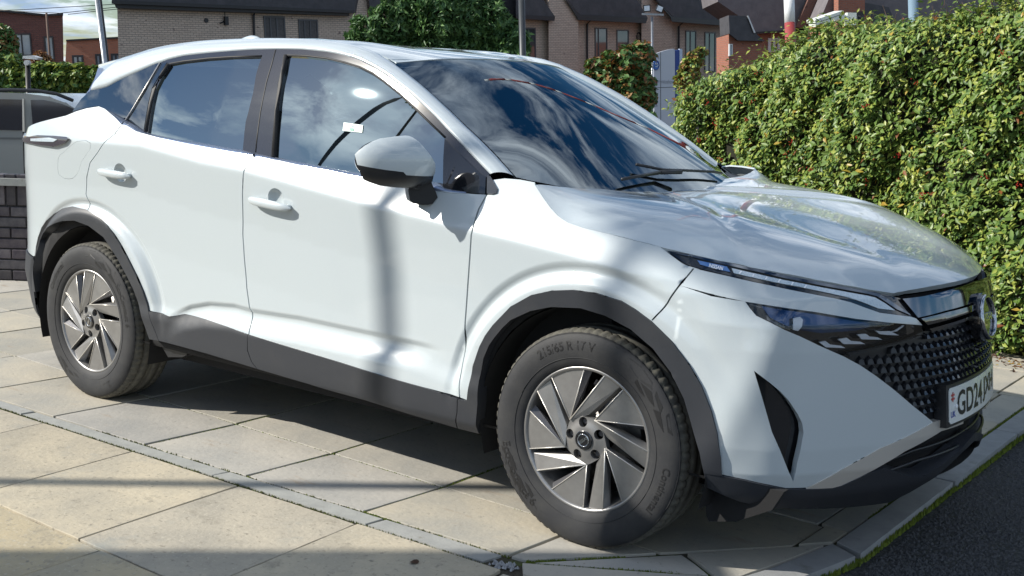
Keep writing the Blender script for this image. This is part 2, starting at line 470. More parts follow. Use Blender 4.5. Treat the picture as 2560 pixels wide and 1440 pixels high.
# ---------------------------------------------------------------- traced outlines (photo pixels) on the near side
door_split = [(636, 392), (610, 427), (606, 485), (607, 585), (611, 647), (617, 720), (625, 772), (622, 836)]
door_split_low = [(622, 836), (622, 875), (632, 903), (646, 921)]
rear_split = [(304, 311), (287, 335), (261, 356), (245, 380), (225, 407), (217, 442), (215, 485), (221, 500), (219, 526)]
front_split = [(1217, 487), (1197, 522), (1181, 575), (1175, 635), (1169, 720), (1162, 820), (1155, 920), (1149, 993)]
belt_front = [(636, 390), (700, 402), (800, 424), (905, 446), (1000, 463), (1090, 476), (1182, 485), (1217, 487)]
belt_rear = [(304, 311), (317, 314), (340, 328), (380, 340), (430, 353), (500, 367), (570, 380), (636, 391)]
arch_r = [(91, 637), (93, 615), (98, 592), (107, 567), (118, 550), (137, 533), (160, 522), (185, 518), (219, 526), (250, 544), (270, 564), (287, 585), (303, 610), (320, 642), (345, 692), (359, 725), (374, 776)]
arch_f = [(1170, 1001), (1175, 965), (1185, 915), (1202, 865), (1216, 838), (1235, 812), (1280, 765), (1330, 737), (1380, 726), (1435, 724), (1492, 732), (1555, 752), (1590, 773), (1630, 803), (1680, 852), (1725, 912), (1755, 964), (1780, 1028), (1794, 1082), (1802, 1142), (1805, 1186)]
clad_top_r = [(374, 778), (425, 791), (465, 785), (520, 800), (570, 817), (622, 837)]
clad_top_f = [(622, 837), (740, 872), (850, 905), (960, 940), (1060, 968), (1149, 996)]
def toS(px): return on_S(px)
A_split = toS(door_split); A_rs = toS(rear_split); A_fs = toS(front_split); A_bf = toS(belt_front); A_br = toS(belt_rear)
A_ar = toS(arch_r); A_af = toS(arch_f); A_cr = toS(clad_top_r); A_cf = toS(clad_top_f)
gap = .0031
def cup_hole(px, r):
    c = on_S([px])[0]; return [(c[0]+r*1.12*math.cos(a), c[1]+r*math.sin(a)) for a in np.linspace(0, 2*math.pi, 25)[:-1]]
flap_px = [(192, 353), (215, 351), (226, 357), (226, 372), (216, 386), (205, 402), (197, 427), (191, 438), (182, 446), (172, 448), (160, 446), (147, 437), (144, 422), (145, 397), (150, 387), (160, 380), (172, 368)]
def shift(P, dx, dz=0.): return [(p[0]+dx, p[1]+dz) for p in P]
i_af_split = 8  # rear arch index that meets the rear door gap
# front door (s grows rearward)
front_door = list(A_bf[::1])+[]
poly = shift(A_split, -gap)+list(A_cf[1:-1])+shift(A_fs[::-1], gap)+list(A_bf[1:-1][::-1])
HOLE_F = cup_hole((690, 497), .040); fd = both(panel('front_door', poly, sS, paint, CAR, holes=[HOLE_F]))
poly = shift(A_rs, -gap)+shift(A_ar[9:], -.001)+list(A_cr[1:-1])+shift(A_split[::-1], gap)+list(A_br[1:-1][::-1])
HOLE_R = cup_hole((301, 432), .040); rd = both(panel('rear_door', poly, sS, paint, CAR, holes=[HOLE_R]))
# rear quarter: from the door gap back to the rear corner
s_rear = AS[-1]-.02
q_top = toS([(304, 311), (290, 296), (276, 284), (262, 272), (247, 266), (216, 271), (190, 279)])
zr = q_top[-1]
quarter = list(q_top)+[(q_top[-1][0]+.06, q_top[-1][1]-.02), (s_of_x(-3.3), 1.165), (s_of_x(-3.45)+.2, 1.12), (s_rear, 1.10), (s_rear, .60), (s_of_x(-3.3), .60)]
quarter = quarter+[(A_ar[0][0]+.02, .585), tuple(A_ar[0])]+list(A_ar[1:9])+shift(A_rs[::-1][0:], gap)[0:-1]
FL = toS(flap_px)
qp = both(panel('rear_quarter_panel', quarter, sS, paint, CAR, holes=[FL]))
both(panel('fuel_flap', [tuple(p) for p in FL.mean(0)+(FL-FL.mean(0))*.985], sS, paint, CAR))
# rear bumper lower (grey plastic)
rb = [(A_ar[0][0]+.018, .58), (s_of_x(-3.3), .594), (s_rear, .594), (s_rear, .30), (s_of_x(-3.3), .26), (A_ar[0][0]+.03, .27), (A_ar[0][0]+.012, .45)]
both(panel('rear_bumper_lower', rb, sS, clad, CAR, extra=.006))
# front wing (fender)
hood_side = [(1337, 462), (1350, 482), (1362, 500), (1378, 522), (1395, 540), (1407, 549), (1420, 557), (1455, 569), (1530, 587), (1592, 603), (1651, 617)]
drl_low = [(1651, 618), (1671, 633), (1698, 653), (1718, 664), (1749, 673), (1827, 692), (1937, 716), (2040, 737), (2082, 745), (2125, 755), (2165, 770), (2200, 782), (2240, 787), (2278, 792), (2290, 796), (2300, 806), (2306, 813)]
A_hs = toS(hood_side); A_drl = toS(drl_low)
bump_gap = toS([(1734, 671), (1698, 714), (1652, 778), (1640, 790), (1629, 802)])
wing_top = toS([(1217, 487), (1240, 478), (1246, 484), (1250, 470), (1240, 455), (1262, 446), (1300, 449), (1337, 456)])
wing_top = toS([(1217, 487), (1236, 486), (1245, 478), (1240, 465), (1232, 450), (1262, 446), (1300, 449), (1337, 456)])
wing = shift(A_fs, -gap)+[tuple(A_cf[-1]+np.array([-.004, 0]))]+[tuple(p) for p in A_af[:15]]
i = int(np.argmin(np.abs(A_af[:, 0]-bump_gap[-1][0]))) if 0 else 12
wing = shift(A_fs, -gap)+shift(A_af[:12], 0)+shift(bump_gap[::-1], gap)+[tuple(p) for p in A_drl[:5][::-1]]+[tuple(p) for p in A_hs[::-1]]+[tuple(p) for p in wing_top[1:][::-1]]
both(panel('front_wing', wing, sS, paint, CAR))
# front bumper upper strip (between the running light and the head lamp)
lamp_top = [(1698, 714), (1780, 735), (1863, 754), (1950, 767), (2040, 780), (2141, 797), (2230, 807), (2306, 814)]
A_lt = toS(lamp_top)
strip = shift(bump_gap[:2], -gap)+[tuple(p) for p in A_lt[1:-1]]+[tuple(p) for p in A_drl[5:][::-1]]
both(panel('bumper_upper_strip', strip, sS, paint, CAR, res=.014))
# front bumper
lamp_low = [(1863, 754), (1874, 770), (1890, 789), (1925, 806), (1962, 825), (2000, 841), (2050, 865), (2109, 891)]
grille_edge = [(2109, 891), (2150, 913), (2190, 940), (2232, 972), (2280, 1013), (2332, 1055)]
bump_low = [(2332, 1055), (2290, 1079), (2200, 1120), (2100, 1175), (2040, 1208), (2015, 1219), (1965, 1220), (1920, 1211), (1862, 1198), (1805, 1186)]
A_ll = toS(lamp_low); A_ge = toS(grille_edge); A_bl = toS(bump_low)
curtain_px = [(1885, 927), (1925, 957), (1952, 980), (1973, 1003), (1995, 1036), (2006, 1060), (2009, 1084), (2003, 1117), (1993, 1160), (1983, 1205), (1972, 1180), (1950, 1125), (1930, 1080), (1907, 1000)]
A_cu = toS(curtain_px)
bump = shift(bump_gap[1:], -gap)+[tuple(p) for p in A_af[12:]]+[tuple(p) for p in A_bl[::-1][1:]]+[tuple(p) for p in A_ge[::-1][1:]]+[tuple(p) for p in A_ll[::-1][1:]]+shift(A_lt[1:2], 0, -gap*2)
both(panel('front_bumper', bump, sS, paint, CAR, res=.016, holes=[A_cu], flange=.03))
# air curtain recess
def sheet(fn, extra): return lambda a, b: fn(a, b, extra)
rec = A_cu.mean(0)+(A_cu-A_cu.mean(0))*1.12
both(panel('air_curtain', rec, lambda s, z: S(s, z, -.045+.0*s), gloss, CAR, flange=0))
# ---------------------------------------------------------------- cladding
clad_low_r = [(377, 847), (400, 851), (455, 865), (517, 882), (580, 901), (640, 919)]
clad_low_f = [(646, 921), (780, 960), (915, 997), (1030, 1033), (1147, 1067)]
A_clr = toS(clad_low_r); A_clf = toS(clad_low_f); A_sl = toS(door_split_low)
A_trl = [tuple(p) for p in A_ar[-3:]]
sl = .0020
poly = [tuple(p) for p in A_cr]+shift(A_sl[1:], sl)+[tuple(p) for p in A_clr[::-1]]+[tuple(toS([(366, 800)])[0])]
both(panel('rear_door_cladding', poly, sS, clad, CAR, extra=.007, res=.02, flange=.02))
poly = shift(A_sl[::-1], -sl)+[tuple(p) for p in A_cf[1:-1]]+[tuple(p) for p in shift(toS([(1147, 997), (1146, 1030), (1146, 1067)]), .002)]+[tuple(p) for p in A_clf[::-1][1:]]
both(panel('front_door_cladding', poly, sS, clad, CAR, extra=.007, res=.02, flange=.02))
# arch trims: outline = painted edge outside, traced inner lip
inner_r = [(91, 640), (96, 618), (101, 602), (112, 583), (125, 568), (140, 558), (158, 552), (190, 551), (225, 564), (262, 592), (295, 642), (322, 692), (337, 722), (355, 782), (377, 847)]
inner_f = [(1200, 1080), (1197, 1010), (1201, 950), (1212, 895), (1226, 862), (1240, 842), (1260, 818), (1280, 799), (1330, 776), (1380, 766), (1455, 769), (1517, 788), (1580, 822), (1635, 870), (1680, 930), (1712, 995), (1737, 1080), (1752, 1130), (1762, 1180)]
A_ir = toS(inner_r); A_if = toS(inner_f)
rear_tail = toS([(400, 851), (388, 820), (374, 778)])
poly = [tuple(p) for p in A_ar]+[tuple(p) for p in rear_tail[::-1][1:]]+[tuple(p) for p in A_ir[::-1][0:]]
poly = [tuple(p) for p in A_ar]+[(tuple(rear_tail[1])), tuple(rear_tail[0]), tuple(A_ir[-1])]+[tuple(p) for p in A_ir[::-1][1:]]
poly = poly[:-1]+[(A_ar[0][0]+.006, .60), (A_ar[0][0]+.002, A_ar[0][1]-.0)]
# inner lip going down behind the rear wheel
def circ_pts(cx, r, a0, a1, n): return [(cx+r*math.cos(a), .345+r*math.sin(a)) for a in np.radians(np.linspace(a0, a1, n))]
def ring_poly(ax, out_pts, in_pts): return list(out_pts)+list(in_pts)[::-1]
rear_out = [(A_ar[0][0]+.022, .42), (A_ar[0][0]+.016, .52)]+[tuple(p) for p in A_ar]+[tuple(rear_tail[1]), tuple(rear_tail[0])]
rin = [tuple(p) for p in A_ir[3:]]
rear_in = [(A_ir[3][0]+.075, .42), (A_ir[3][0]+.062, .55), (A_ir[3][0]+.035, .67)]+rin
both(panel('rear_arch_trim', rear_out+rear_in[::-1], sS, clad, CAR, extra=.008, res=.016, flange=.05))
front_out = [tuple(p) for p in shift(toS([(1147, 1067), (1146, 1030), (1147, 997)]), -.002)]+[tuple(p) for p in A_af]
both(panel('front_arch_trim', front_out+[tuple(p) for p in A_if[::-1]], sS, clad, CAR, extra=.008, res=.016, flange=.05))
# lower front valance (black), wraps under the bumper to the middle
val_low = [(1762, 1181), (1768, 1215), (1850, 1250), (1920, 1264), (1995, 1268), (2095, 1266), (2220, 1252), (2270, 1228), (2345, 1181), (2400, 1130), (2445, 1086)]
A_vl = toS(val_low)
sil_low = toS([(2015, 1220), (2080, 1219), (2095, 1215), (2170, 1180), (2260, 1128), (2347, 1080)])
poly = [tuple(p) for p in A_af[-1:]]+[tuple(p) for p in A_bl[::-1][1:5]]+[(A_bl[4][0]-.05, A_bl[4][1]+.004)]
lowopen_s = sil_low[-1][0]
def zlow(s): return float(np.interp(s, np.sort(A_vl[:, 0]), A_vl[np.argsort(A_vl[:, 0]), 1]))
vv = [(A_af[-1][0], A_af[-1][1])]+[tuple(p) for p in A_bl[::-1][1:5]]+[tuple(p) for p in sil_low[2:]]+[(.0, sil_low[-1][1]+.02)]
zz0 = .215
poly = vv+[(0., zz0)]+[(s_, max(zz0, .0)) for s_ in np.linspace(.15, .95, 8)]+[tuple(p) for p in A_vl[:2][::-1]]+[tuple(A_if[-1])]
# opening in the middle of the valance
op = [(0.0, .335), (.30, .335), (.52, .325), (.60, .315), (.55, .285), (.3, .272), (0., .272)]
lower = [(A_af[-1][0], A_af[-1][1])]+[tuple(p) for p in A_bl[::-1][1:5]]+[tuple(p) for p in sil_low[2:]]+[(0.36, sil_low[-1][1]+.004), (.0, sil_low[-1][1]+.006)]

# ---------------------------------------------------------------- bonnet
top_px = [(1665, 622), (1730, 637), (1796, 652), (1875, 669), (1952, 683), (2040, 700), (2110, 713), (2172, 726)]
A_tp = toS(top_px)
lip_s = np.array([.474, .43, .38, .33, .274, .2, .12, .06, 0.]); lip_z = np.array([.858, .860, .862, .864, .866, .868, .870, .871, .872])
lip_e = np.array([-.006, -.010, -.013, -.014, -.014, -.010, -.005, -.002, 0.])
E_side = np.concatenate([S(A_hs[:, 0], A_hs[:, 1])[:-1], S(A_tp[:, 0], A_tp[:, 1])])
E_lip = S(lip_s, lip_z, lip_e)
BON_EDGE = np.concatenate([E_side, E_lip])            # cowl corner -> front corner -> nose centre (near side)
BON_REAR = np.array([(-.262, -.70, 1.113), (-.248, -.6, 1.103), (-.26, -.4, 1.092), (-.285, -.2, 1.084), (-.30, 0, 1.082)])
def bonnet_ctrl(zc, sh):
    # centre heights at stations, and shoulder heights
    pts = []
    for (x, y, z) in BON_EDGE: pts += [(x, y, z), (x, -y, z)]
    for (x, y, z) in BON_REAR: pts += [(x, y, z), (x, -y, z)]
    xs = (-.1, .1, .3, .5, .66, .78)
    for x, z, s_ in zip(xs, zc, sh):
        yw = np.interp(x, [-.1, .3, .5, .66, .78], [.62, .60, .52, .44, .36])
        pts += [(x, 0, z), (x, yw, z+s_), (x, -yw, z+s_), (x, yw*.55, z+s_*.35), (x, -yw*.55, z+s_*.35)]
        # roll over close to the edge
        ye = abs(np.interp(x, BON_EDGE[:, 0], BON_EDGE[:, 1])); ze = np.interp(x, BON_EDGE[:, 0], BON_EDGE[:, 2])
        for k in (.66,):
            pts += [(x, (yw*(1-k)+ye*k), (z+s_)*(1-.45)+ze*.45), (x, -(yw*(1-k)+ye*k), (z+s_)*(1-.45)+ze*.45)]
    pts = np.array(pts); q = np.unique(np.round(pts, 4), axis=0)
    return q
BZC = [1.068, 1.045, 1.018, .985, .950, .917]; BSH = [.004, -.002, -.004, -.006, -.006, -.005]

DBG = dict(VAL=A_vl, BL=A_bl, SIL=sil_low, AF=A_af, AR=A_ar, DRL=A_drl, GE=A_ge, LL=A_ll, LT=A_lt, HS=A_hs, BF=A_bf, BR=A_br, QT=q_top, CU=A_cu)
exec_b = 0
# bonnet surface
BF_q = bonnet_ctrl([1.075, 1.058, 1.028, .986, .946, .908], [.010, .010, .006, -.005, -.010, -.012])
_eb = np.concatenate([BON_EDGE[:, :2], BON_EDGE[:, :2]*[1, -1], BON_REAR[:, :2], BON_REAR[:, :2]*[1, -1]])
_lam = np.where((((BF_q[:, None, :2]-_eb[None])**2).sum(-1).min(1) < 1e-5), 2e-5, 6e-3)
BF_f = tps(BF_q[:, :2], BF_q[:, 2], _lam)
ridge = PZ([(1400, 462), (1500, 484), (1620, 512), (1740, 545), (1850, 580), (1950, 615)], 1.03)
def BN(x, y, extra=0.):
    x = np.asarray(x, float); y = np.asarray(y, float)
    z = BF_f(x, y)
    yr = np.interp(x, ridge[:, 0], -ridge[:, 1]); a = np.abs(y)
    fd = sstep(-.28, -.15, x)*sstep(.62, .2, x)
    z = z+fd*(.004*np.exp(-((a-yr)/.035)**2)-.004*np.exp(-((a-yr+.08)/.05)**2))
    return np.stack([x, y, z+extra], -1)
near = [(p[0], p[1]) for p in BON_EDGE]
rear = [(p[0], p[1]) for p in BON_REAR]
half = near+rear[::-1][:0]
outline = near+[(x, -y) for x, y in near[::-1][1:]]+[(x, -y) for x, y in rear]+[(x, y) for x, y in rear[::-1][1:]]
outline = [(x-.003 if x > .7 else x, y*.9975) for x, y in outline]
panel('bonnet', outline, BN, paint, CAR, res=.02, flange=.018)
# ---------------------------------------------------------------- nose: shell, chrome, grille
smin = 0.0
shell = [(0, .25), (.95, .25), (1.0, .45), (1.02, .80), (.9, .85), (.48, .84), (0, .85)]
both(panel('nose_shell', shell, lambda s, z: S(s, z, -.055), dark, CAR, flange=0, res=.03))
ch_up = toS([(2256, 747), (2306, 741), (2350, 731), (2400, 717), (2424, 709)])
ch_lo = toS([(2295, 794), (2330, 786), (2362, 777), (2400, 767), (2429, 757)])
poly = [tuple(p) for p in ch_up]+[(0, ch_up[-1][1]+.002), (0, ch_lo[-1][1]+.001)]+[tuple(p) for p in ch_lo[::-1]]
both(panel('front_chrome_panel', poly, sS, darkchrome, CAR, extra=.001, res=.015))
b2u = toS([(2297, 797), (2362, 781), (2429, 762)]); b2l = toS([(2313, 812), (2370, 797), (2427, 777)])
poly = [tuple(p) for p in b2u]+[(0, b2u[-1][1]+.001), (0, b2l[-1][1]+.001)]+[tuple(p) for p in b2l[::-1]]
both(panel('grille_bar', poly, sS, darkchrome, CAR, extra=.010, res=.015, flange=.03))
b3u = toS([(2322, 822), (2370, 809), (2425, 790)]); b3l = toS([(2330, 829), (2370, 816), (2425, 798)])
poly = [tuple(p) for p in b3u]+[(0, b3u[-1][1]+.001), (0, b3l[-1][1]+.001)]+[tuple(p) for p in b3l[::-1]]
both(panel('grille_bar', poly, sS, darkchrome, CAR, extra=.002, res=.015, flange=.03))
# V of the grille running down from the lamp to the number plate
g_top = toS([(2119, 893), (2170, 881), (2219, 868), (2270, 853), (2309, 838)])
g_low = A_ge
GR = empty('grille'); GR.parent = CAR
zt = b3l[-1][1]
gpoly = [tuple(p) for p in g_low]+[(.20, g_low[-1][1]-.02), (0, g_low[-1][1]-.02), (0, zt)]+[tuple(p) for p in b3l[::-1]]+[tuple(p) for p in g_top[::-1]]
gm = panel('mesh_panel', gpoly, lambda s, z: S(s, z, -.022), satin_black, GR, res=.02, flange=0)
gm2 = gm.copy(); col.objects.link(gm2); gm2.parent = GR; gm2.scale = (1, -1, 1)
sp = np.array(gpoly)
# one stud, shared by all
w, h, t = .0125, .0115, .020
sv = [(-w, 0, -h), (w, 0, -h), (w*.75, 0, h*.5), (0, 0, h*1.15), (-w*.75, 0, h*.5)]
tv = [(-w*.8, t, -h*.72), (w*.8, t, -h*.72), (w*.55, t*.8, h*.15), (0, t*.72, h*.55), (-w*.55, t*.8, h*.15)]
sme = bpy.data.meshes.new('stud'); sme.from_pydata(sv+tv, [], [(5, 6, 7, 8, 9)]+[(i, (i+1) % 5, 5+(i+1) % 5, 5+i) for i in range(5)]); sme.update()
bm = bmesh.new(); bm.from_mesh(sme); bmesh.ops.recalc_face_normals(bm, faces=bm.faces); bm.to_mesh(sme); bm.free()
sme.materials.append(mat('grille_stud_black', (.014, .015, .019), .16, coat=.5))
sme2 = sme.copy(); sme2.materials.clear(); sme2.materials.append(mat('grille_tile_black', (.010, .011, .014), .38))
far_mb = MB(); rowi = 0
zq = .44
while zq < .80:
    sq = .012+(.0165 if rowi % 2 else 0)
    while sq < .74:
        k = 1.0
        ok = in_poly(np.array([[sq, zq]]), [(p[0], p[1]) for p in sp])[0]
        okb = all(in_poly(np.array([[sq+dx, zq+dz]]), [(p[0], p[1]) for p in sp])[0] for dx, dz in ((-.012, 0), (.012, 0), (0, .012), (0, -.012)) if sq+dx > 0)
        if ok and okb:
            P = S(np.array([sq]), np.array([zq]), -.022)[0]; e = .003
            T = S(np.array([sq-e]), np.array([zq]))[0]-S(np.array([sq+e]), np.array([zq]))[0]; T /= np.linalg.norm(T)
            N = S_n(np.array([sq]), np.array([zq]))[0]; B = np.cross(T, N); B = B*np.sign(B[2])
            kk_ = .80+.42*sstep(.3, .5, sq)
            Mx = Matrix(((T[0]*kk_, N[0]*(1-.35*sstep(.3, .7, sq)), B[0]*kk_, P[0]), (T[1]*kk_, N[1]*(1-.35*sstep(.3, .7, sq)), B[1]*kk_, P[1]), (T[2]*kk_, N[2], B[2]*kk_, P[2]), (0, 0, 0, 1)))
            o = bpy.data.objects.new('stud', sme if sq < .36 else sme2); col.objects.link(o); o.parent = GR; o.matrix_local = Mx
            V = [Mx @ Vector(p) for p in sv+tv]
            far_mb.add([(v.x, -v.y, v.z) for v in V], [tuple(pl.vertices) for pl in sme.polygons])
        sq += .033
    zq += .0285; rowi += 1
fo = far_mb.build('far_studs', MATS['grille_stud_black'], GR); fo.name = 'stud_field'; fo['kind'] = 'stuff'
# silver lip
s_lo = toS([(2352, 1077), (2347, 1080), (2260, 1128), (2170, 1180), (2110, 1211), (2095, 1215), (2080, 1219), (2015, 1221)])
s_up = toS([(2015, 1220), (2040, 1208), (2100, 1175), (2200, 1120), (2290, 1079), (2332, 1055), (2356, 1048)])
poly = [tuple(p) for p in s_up]+[(.12, s_up[-1][1]), (.12, s_lo[0][1])]+[tuple(p) for p in s_lo]
both(panel('silver_lip', poly, sS, silver, CAR, extra=.003, res=.014, flange=.03))
# dark lower intake and its fins
v_up = toS([(1805, 1187), (1862, 1199), (1920, 1212), (1965, 1221), (2015, 1221), (2080, 1220), (2095, 1216), (2170, 1181), (2210, 1170), (2240, 1180), (2272, 1190), (2307, 1187), (2357, 1155), (2410, 1108)])
v_lo = toS([(2440, 1092), (2400, 1130), (2345, 1181), (2270, 1228), (2220, 1252), (2095, 1266), (1995, 1268), (1920, 1264), (1850, 1250), (1768, 1215), (1762, 1181)])
sfu = v_up[-1]; sfl = v_lo[0]
poly = [tuple(p) for p in v_up]+[(0, sfu[1]+.03), (0, sfu[1]-.012)]+[tuple(p) for p in v_lo[1:]]
poly = [tuple(p) for p in v_up]+[(0, .372), (0, .343)]+[tuple(p) for p in v_lo[1:]]
both(panel('front_valance', poly, sS, clad, CAR, extra=.006, res=.016, flange=.05, normals=False))
for zf, e in ((.345, -.012), (.372, -.03)):
    ss = np.linspace(0, .52, 20); P = S(ss, np.interp(ss, [0, .35, .52], [zf, zf-.005, zf-.03]), e)
    mb = MB(); mb.tube(P, .005, 6); both(mb.build('intake_fin', satin_black, CAR, True))
mb = MB(); ss = np.linspace(0, .95, 24); P0 = S(ss, 0*ss+.245, -.01); mb2 = []
both(grid_mesh('underbody', np.stack([np.array([S(ss, 0*ss+.262, .0)[i]*(1-k)+np.array([-.35, S(ss, 0*ss+.262, 0)[i][1]*.7, .22])*k for i in range(len(ss))]) for k in (0, .5, 1)]), dark, CAR))
# mud flap in front of the near wheel
f_ = PY([(1761, 1204), (1762, 1240), (1766, 1290), (1770, 1305), (1800, 1308), (1840, 1300)], -.80)
q_ = PY([(1761, 1185), (1762, 1240), (1766, 1290), (1773, 1304), (1840, 1304), (1930, 1275), (1960, 1230)], -.79); mb = MB(); mb.prism(list(q_), (0, .03, 0)); both(mb.build('air_deflector', dark, CAR))
# number plate
PLZ = .505
def PLx(y): y = np.asarray(y); return .929-.32*y**2-.030*y
def plate_surf(u, v, e=0.): return np.stack([PLx(u)+e-.10*(v-PLZ), u, v], -1)
NP = empty('number_plate'); NP.parent = CAR
fr = [(-.272, PLZ-.066), (.272, PLZ-.066), (.272, PLZ+.066), (-.272, PLZ+.066)]
o = panel('plate_frame', fr, lambda u, v: plate_surf(u, v, 0.), satin_black, NP, res=.04, flange=.04)
r_ = .008
pl = [(-.26+r_, PLZ-.0555), (.26-r_, PLZ-.0555), (.26, PLZ-.0555+r_), (.26, PLZ+.0555-r_), (.26-r_, PLZ+.0555), (-.26+r_, PLZ+.0555), (-.26, PLZ+.0555-r_), (-.26, PLZ-.0555+r_)]
panel('plate_face', pl, lambda u, v: plate_surf(u, v, .004), plate_w, NP, res=.03, flange=.003)
def text_mesh(txt, size, extrude=0., sx=1.0, bold=0.):
    cu = bpy.data.curves.new('t', 'FONT'); cu.body = txt; cu.size = size; cu.align_x = 'CENTER'; cu.align_y = 'CENTER'; cu.extrude = extrude; cu.resolution_u = 3; cu.offset = bold
    ob = bpy.data.objects.new('t', cu); col.objects.link(ob)
    me = bpy.data.meshes.new_from_object(ob); bpy.data.objects.remove(ob); bpy.data.curves.remove(cu)
    v = np.array([tuple(p.co) for p in me.vertices]); f = [tuple(p.vertices) for p in me.polygons]; bpy.data.meshes.remove(me)
    v[:, 0] *= sx; return v, f
def subdiv_text(v, f, n=1): return v, f
# plate characters, standing a hair proud of the plate; u runs towards -y on the right hand of a viewer in front
for txt, u0, wd in (('GD24', -.088, .236), ('JXH', .128, .172)):
    v, f = text_mesh(txt, .112, 0, 1, .0018); k_ = wd/(v[:, 0].max()-v[:, 0].min()); kh = .079/(v[:, 1].max()-v[:, 1].min())
    v3 = plate_surf((v[:, 0]-(v[:, 0].max()+v[:, 0].min())/2)*k_+u0, (v[:, 1]-(v[:, 1].max()+v[:, 1].min())/2)*kh+PLZ, .0052)
    mesh('plate_lettering', v3, f, plate_k, NP)
v, f = text_mesh('UK', .026, 0, .9, .0005)
mesh('plate_lettering', plate_surf(v[:, 0]-.237, v[:, 1]+PLZ-.028, .0052), f, plate_b, NP)
mb = MB()
for a, b, c, d in ((-.250, -.226, .018, .024), (-.250, -.226, .030, .036), (-.241, -.235, .012, .042)):
    mb.add([plate_surf(np.array(u), np.array(vv_+PLZ), .0053) for u, vv_ in ((a, c), (b, c), (b, d), (a, d))], [(0, 1, 2, 3)])
mb.build('plate_flag', plate_r, NP)
mb = MB(); mb.tube([plate_surf(np.array(-.215), np.array(PLZ-.005), .004), plate_surf(np.array(-.215), np.array(PLZ-.005), .009)], .006, 8); mb.build('plate_screw', white_gl, NP)
# round badge
BD = empty('badge'); BD.parent = CAR
bc = np.array([.93, 0, .752]); bn = np.array([math.cos(.22), 0, math.sin(.22)]); bu = np.array([-math.sin(.22), 0, math.cos(.22)]); bl = np.array([0, 1., 0])
def bpt(u, v, w): return bc+bl*u+bu*v+bn*w
mb = MB(); th = np.linspace(0, 2*math.pi, 41)[:-1]
mb.prism([bpt(.080*math.cos(a), .080*math.sin(a), -.03) for a in th], bn*.034); mb.build('badge_disc', badge_k, BD)
mb = MB(); mb.tube([bpt(.066*math.cos(a), .066*math.sin(a), .007) for a in np.linspace(0, 2*math.pi, 49)], .0075, 8, caps=False); mb.build('badge_ring', mat('badge_chrome', (.45, .47, .5), .12, 1.0), BD, True)
v, f = text_mesh('NISSAN', .034, .002, 1.0, .0006)
mesh('badge_lettering', [bpt(p[0], p[1], .006+p[2]) for p in v], f, chrome, BD)
# ---------------------------------------------------------------- head lamp
HL = empty('headlight'); HL.parent = CAR
g_tip = toS([(2306, 815), (2309, 837)]); lr = toS([(2309, 837), (2219, 866), (2119, 891)])
lens = [tuple(p) for p in A_lt[2:]]+[tuple(p) for p in lr]+[tuple(p) for p in A_ll[::-1][1:]]
lens = shift(lens, 0)
def child_both(o, par):
    c = o.copy(); col.objects.link(c); c.parent = par; c.scale = (1, -1, 1); return c
HL2 = empty('headlight'); HL2.parent = CAR
for nm, fn, mm, kw in (('lamp_bucket', -.034, gloss, {}), ('lamp_lens', -.002, lens_m, {})):
    o = panel(nm, lens, (lambda e: (lambda s, z: S(s, z, e)))(fn), mm, HL, res=.016, flange=.03 if nm == 'lamp_bucket' else .002); child_both(o, HL2)
# upper reflector blade, with the reflected sky's blue put into its colour
up = toS([(1905, 768), (1960, 777), (2040, 788), (2141, 805), (2210, 814), (2150, 830), (2060, 836), (1990, 826), (1930, 798)])
lamp_in = mat('lamp_sky_blue', (.03, .06, .14), .12, .7)
o = panel('lamp_reflector', [tuple(p) for p in up], lambda s, z: S(s, z, -.020), lamp_in, HL, res=.014, flange=.012); child_both(o, HL2)
chev = [[(2052, 857), (2068, 854), (2080, 863), (2107, 866), (2119, 872), (2070, 870)],
        [(2100, 850), (2122, 846), (2133, 854), (2157, 856), (2169, 862), (2115, 862)],
        [(2149, 838), (2170, 836), (2180, 843), (2200, 845), (2212, 851), (2160, 850)],
        [(2194, 828), (2210, 830), (2230, 829), (2254, 840), (2225, 839), (2205, 837)]]
for c_ in chev:
    q = toS(c_); o = panel('running_light_arrow', [tuple(p) for p in q], lambda s, z: S(s, z, -.010), white_gl, HL, res=.01, flange=.006); child_both(o, HL2)
q = toS([(1985, 797), (2003, 793), (2010, 800), (2008, 818), (1998, 829), (1985, 826)])
o = panel('side_reflector', [tuple(p) for p in q], lambda s, z: S(s, z, -.008), white_gl, HL, res=.01, flange=.006); child_both(o, HL2)
q = toS([(2265, 815), (2269, 816), (2250, 830), (2215, 836), (2245, 828)])
o = panel('lamp_rib', [tuple(p) for p in q], lambda s, z: S(s, z, -.012), white_gl, HL, res=.01, flange=.004); child_both(o, HL2)
q = toS([(2130, 893), (2122, 884), (2219, 862), (2300, 838), (2308, 842), (2219, 869)])
both(panel('lamp_lower_trim', [tuple(p) for p in q], sS, satin_black, CAR, extra=-.004, res=.012))
# slim running light above the strip
RL = empty('running_light'); RL.parent = CAR; RL2 = empty('running_light'); RL2.parent = CAR
tip = toS([(2256, 747), (2290, 790)])
hous = [tuple(p) for p in A_drl]+[tuple(p) for p in tip[::-1]]+[tuple(p) for p in A_tp[::-1]]
o = panel('housing', hous, lambda s, z: S(s, z, -.010), gloss, RL, res=.014, flange=.03); child_both(o, RL2)
q = toS([(1675, 630), (1760, 650), (1900, 681), (2000, 703), (2100, 722), (2172, 735), (2195, 741), (2245, 774), (2280, 789), (2277, 785), (2248, 765), (2200, 735), (2172, 729), (2100, 715), (2000, 696), (1900, 674), (1760, 644)])
o = panel('trim_strip', [tuple(p) for p in q], lambda s, z: S(s, z, -.004), darkchrome, RL, res=.008, flange=.006); child_both(o, RL2)
ice = mat('lamp_ice', (.46, .56, .64), .18, 0, coat=1, noise=(160, (.62, .70, .76), 3))
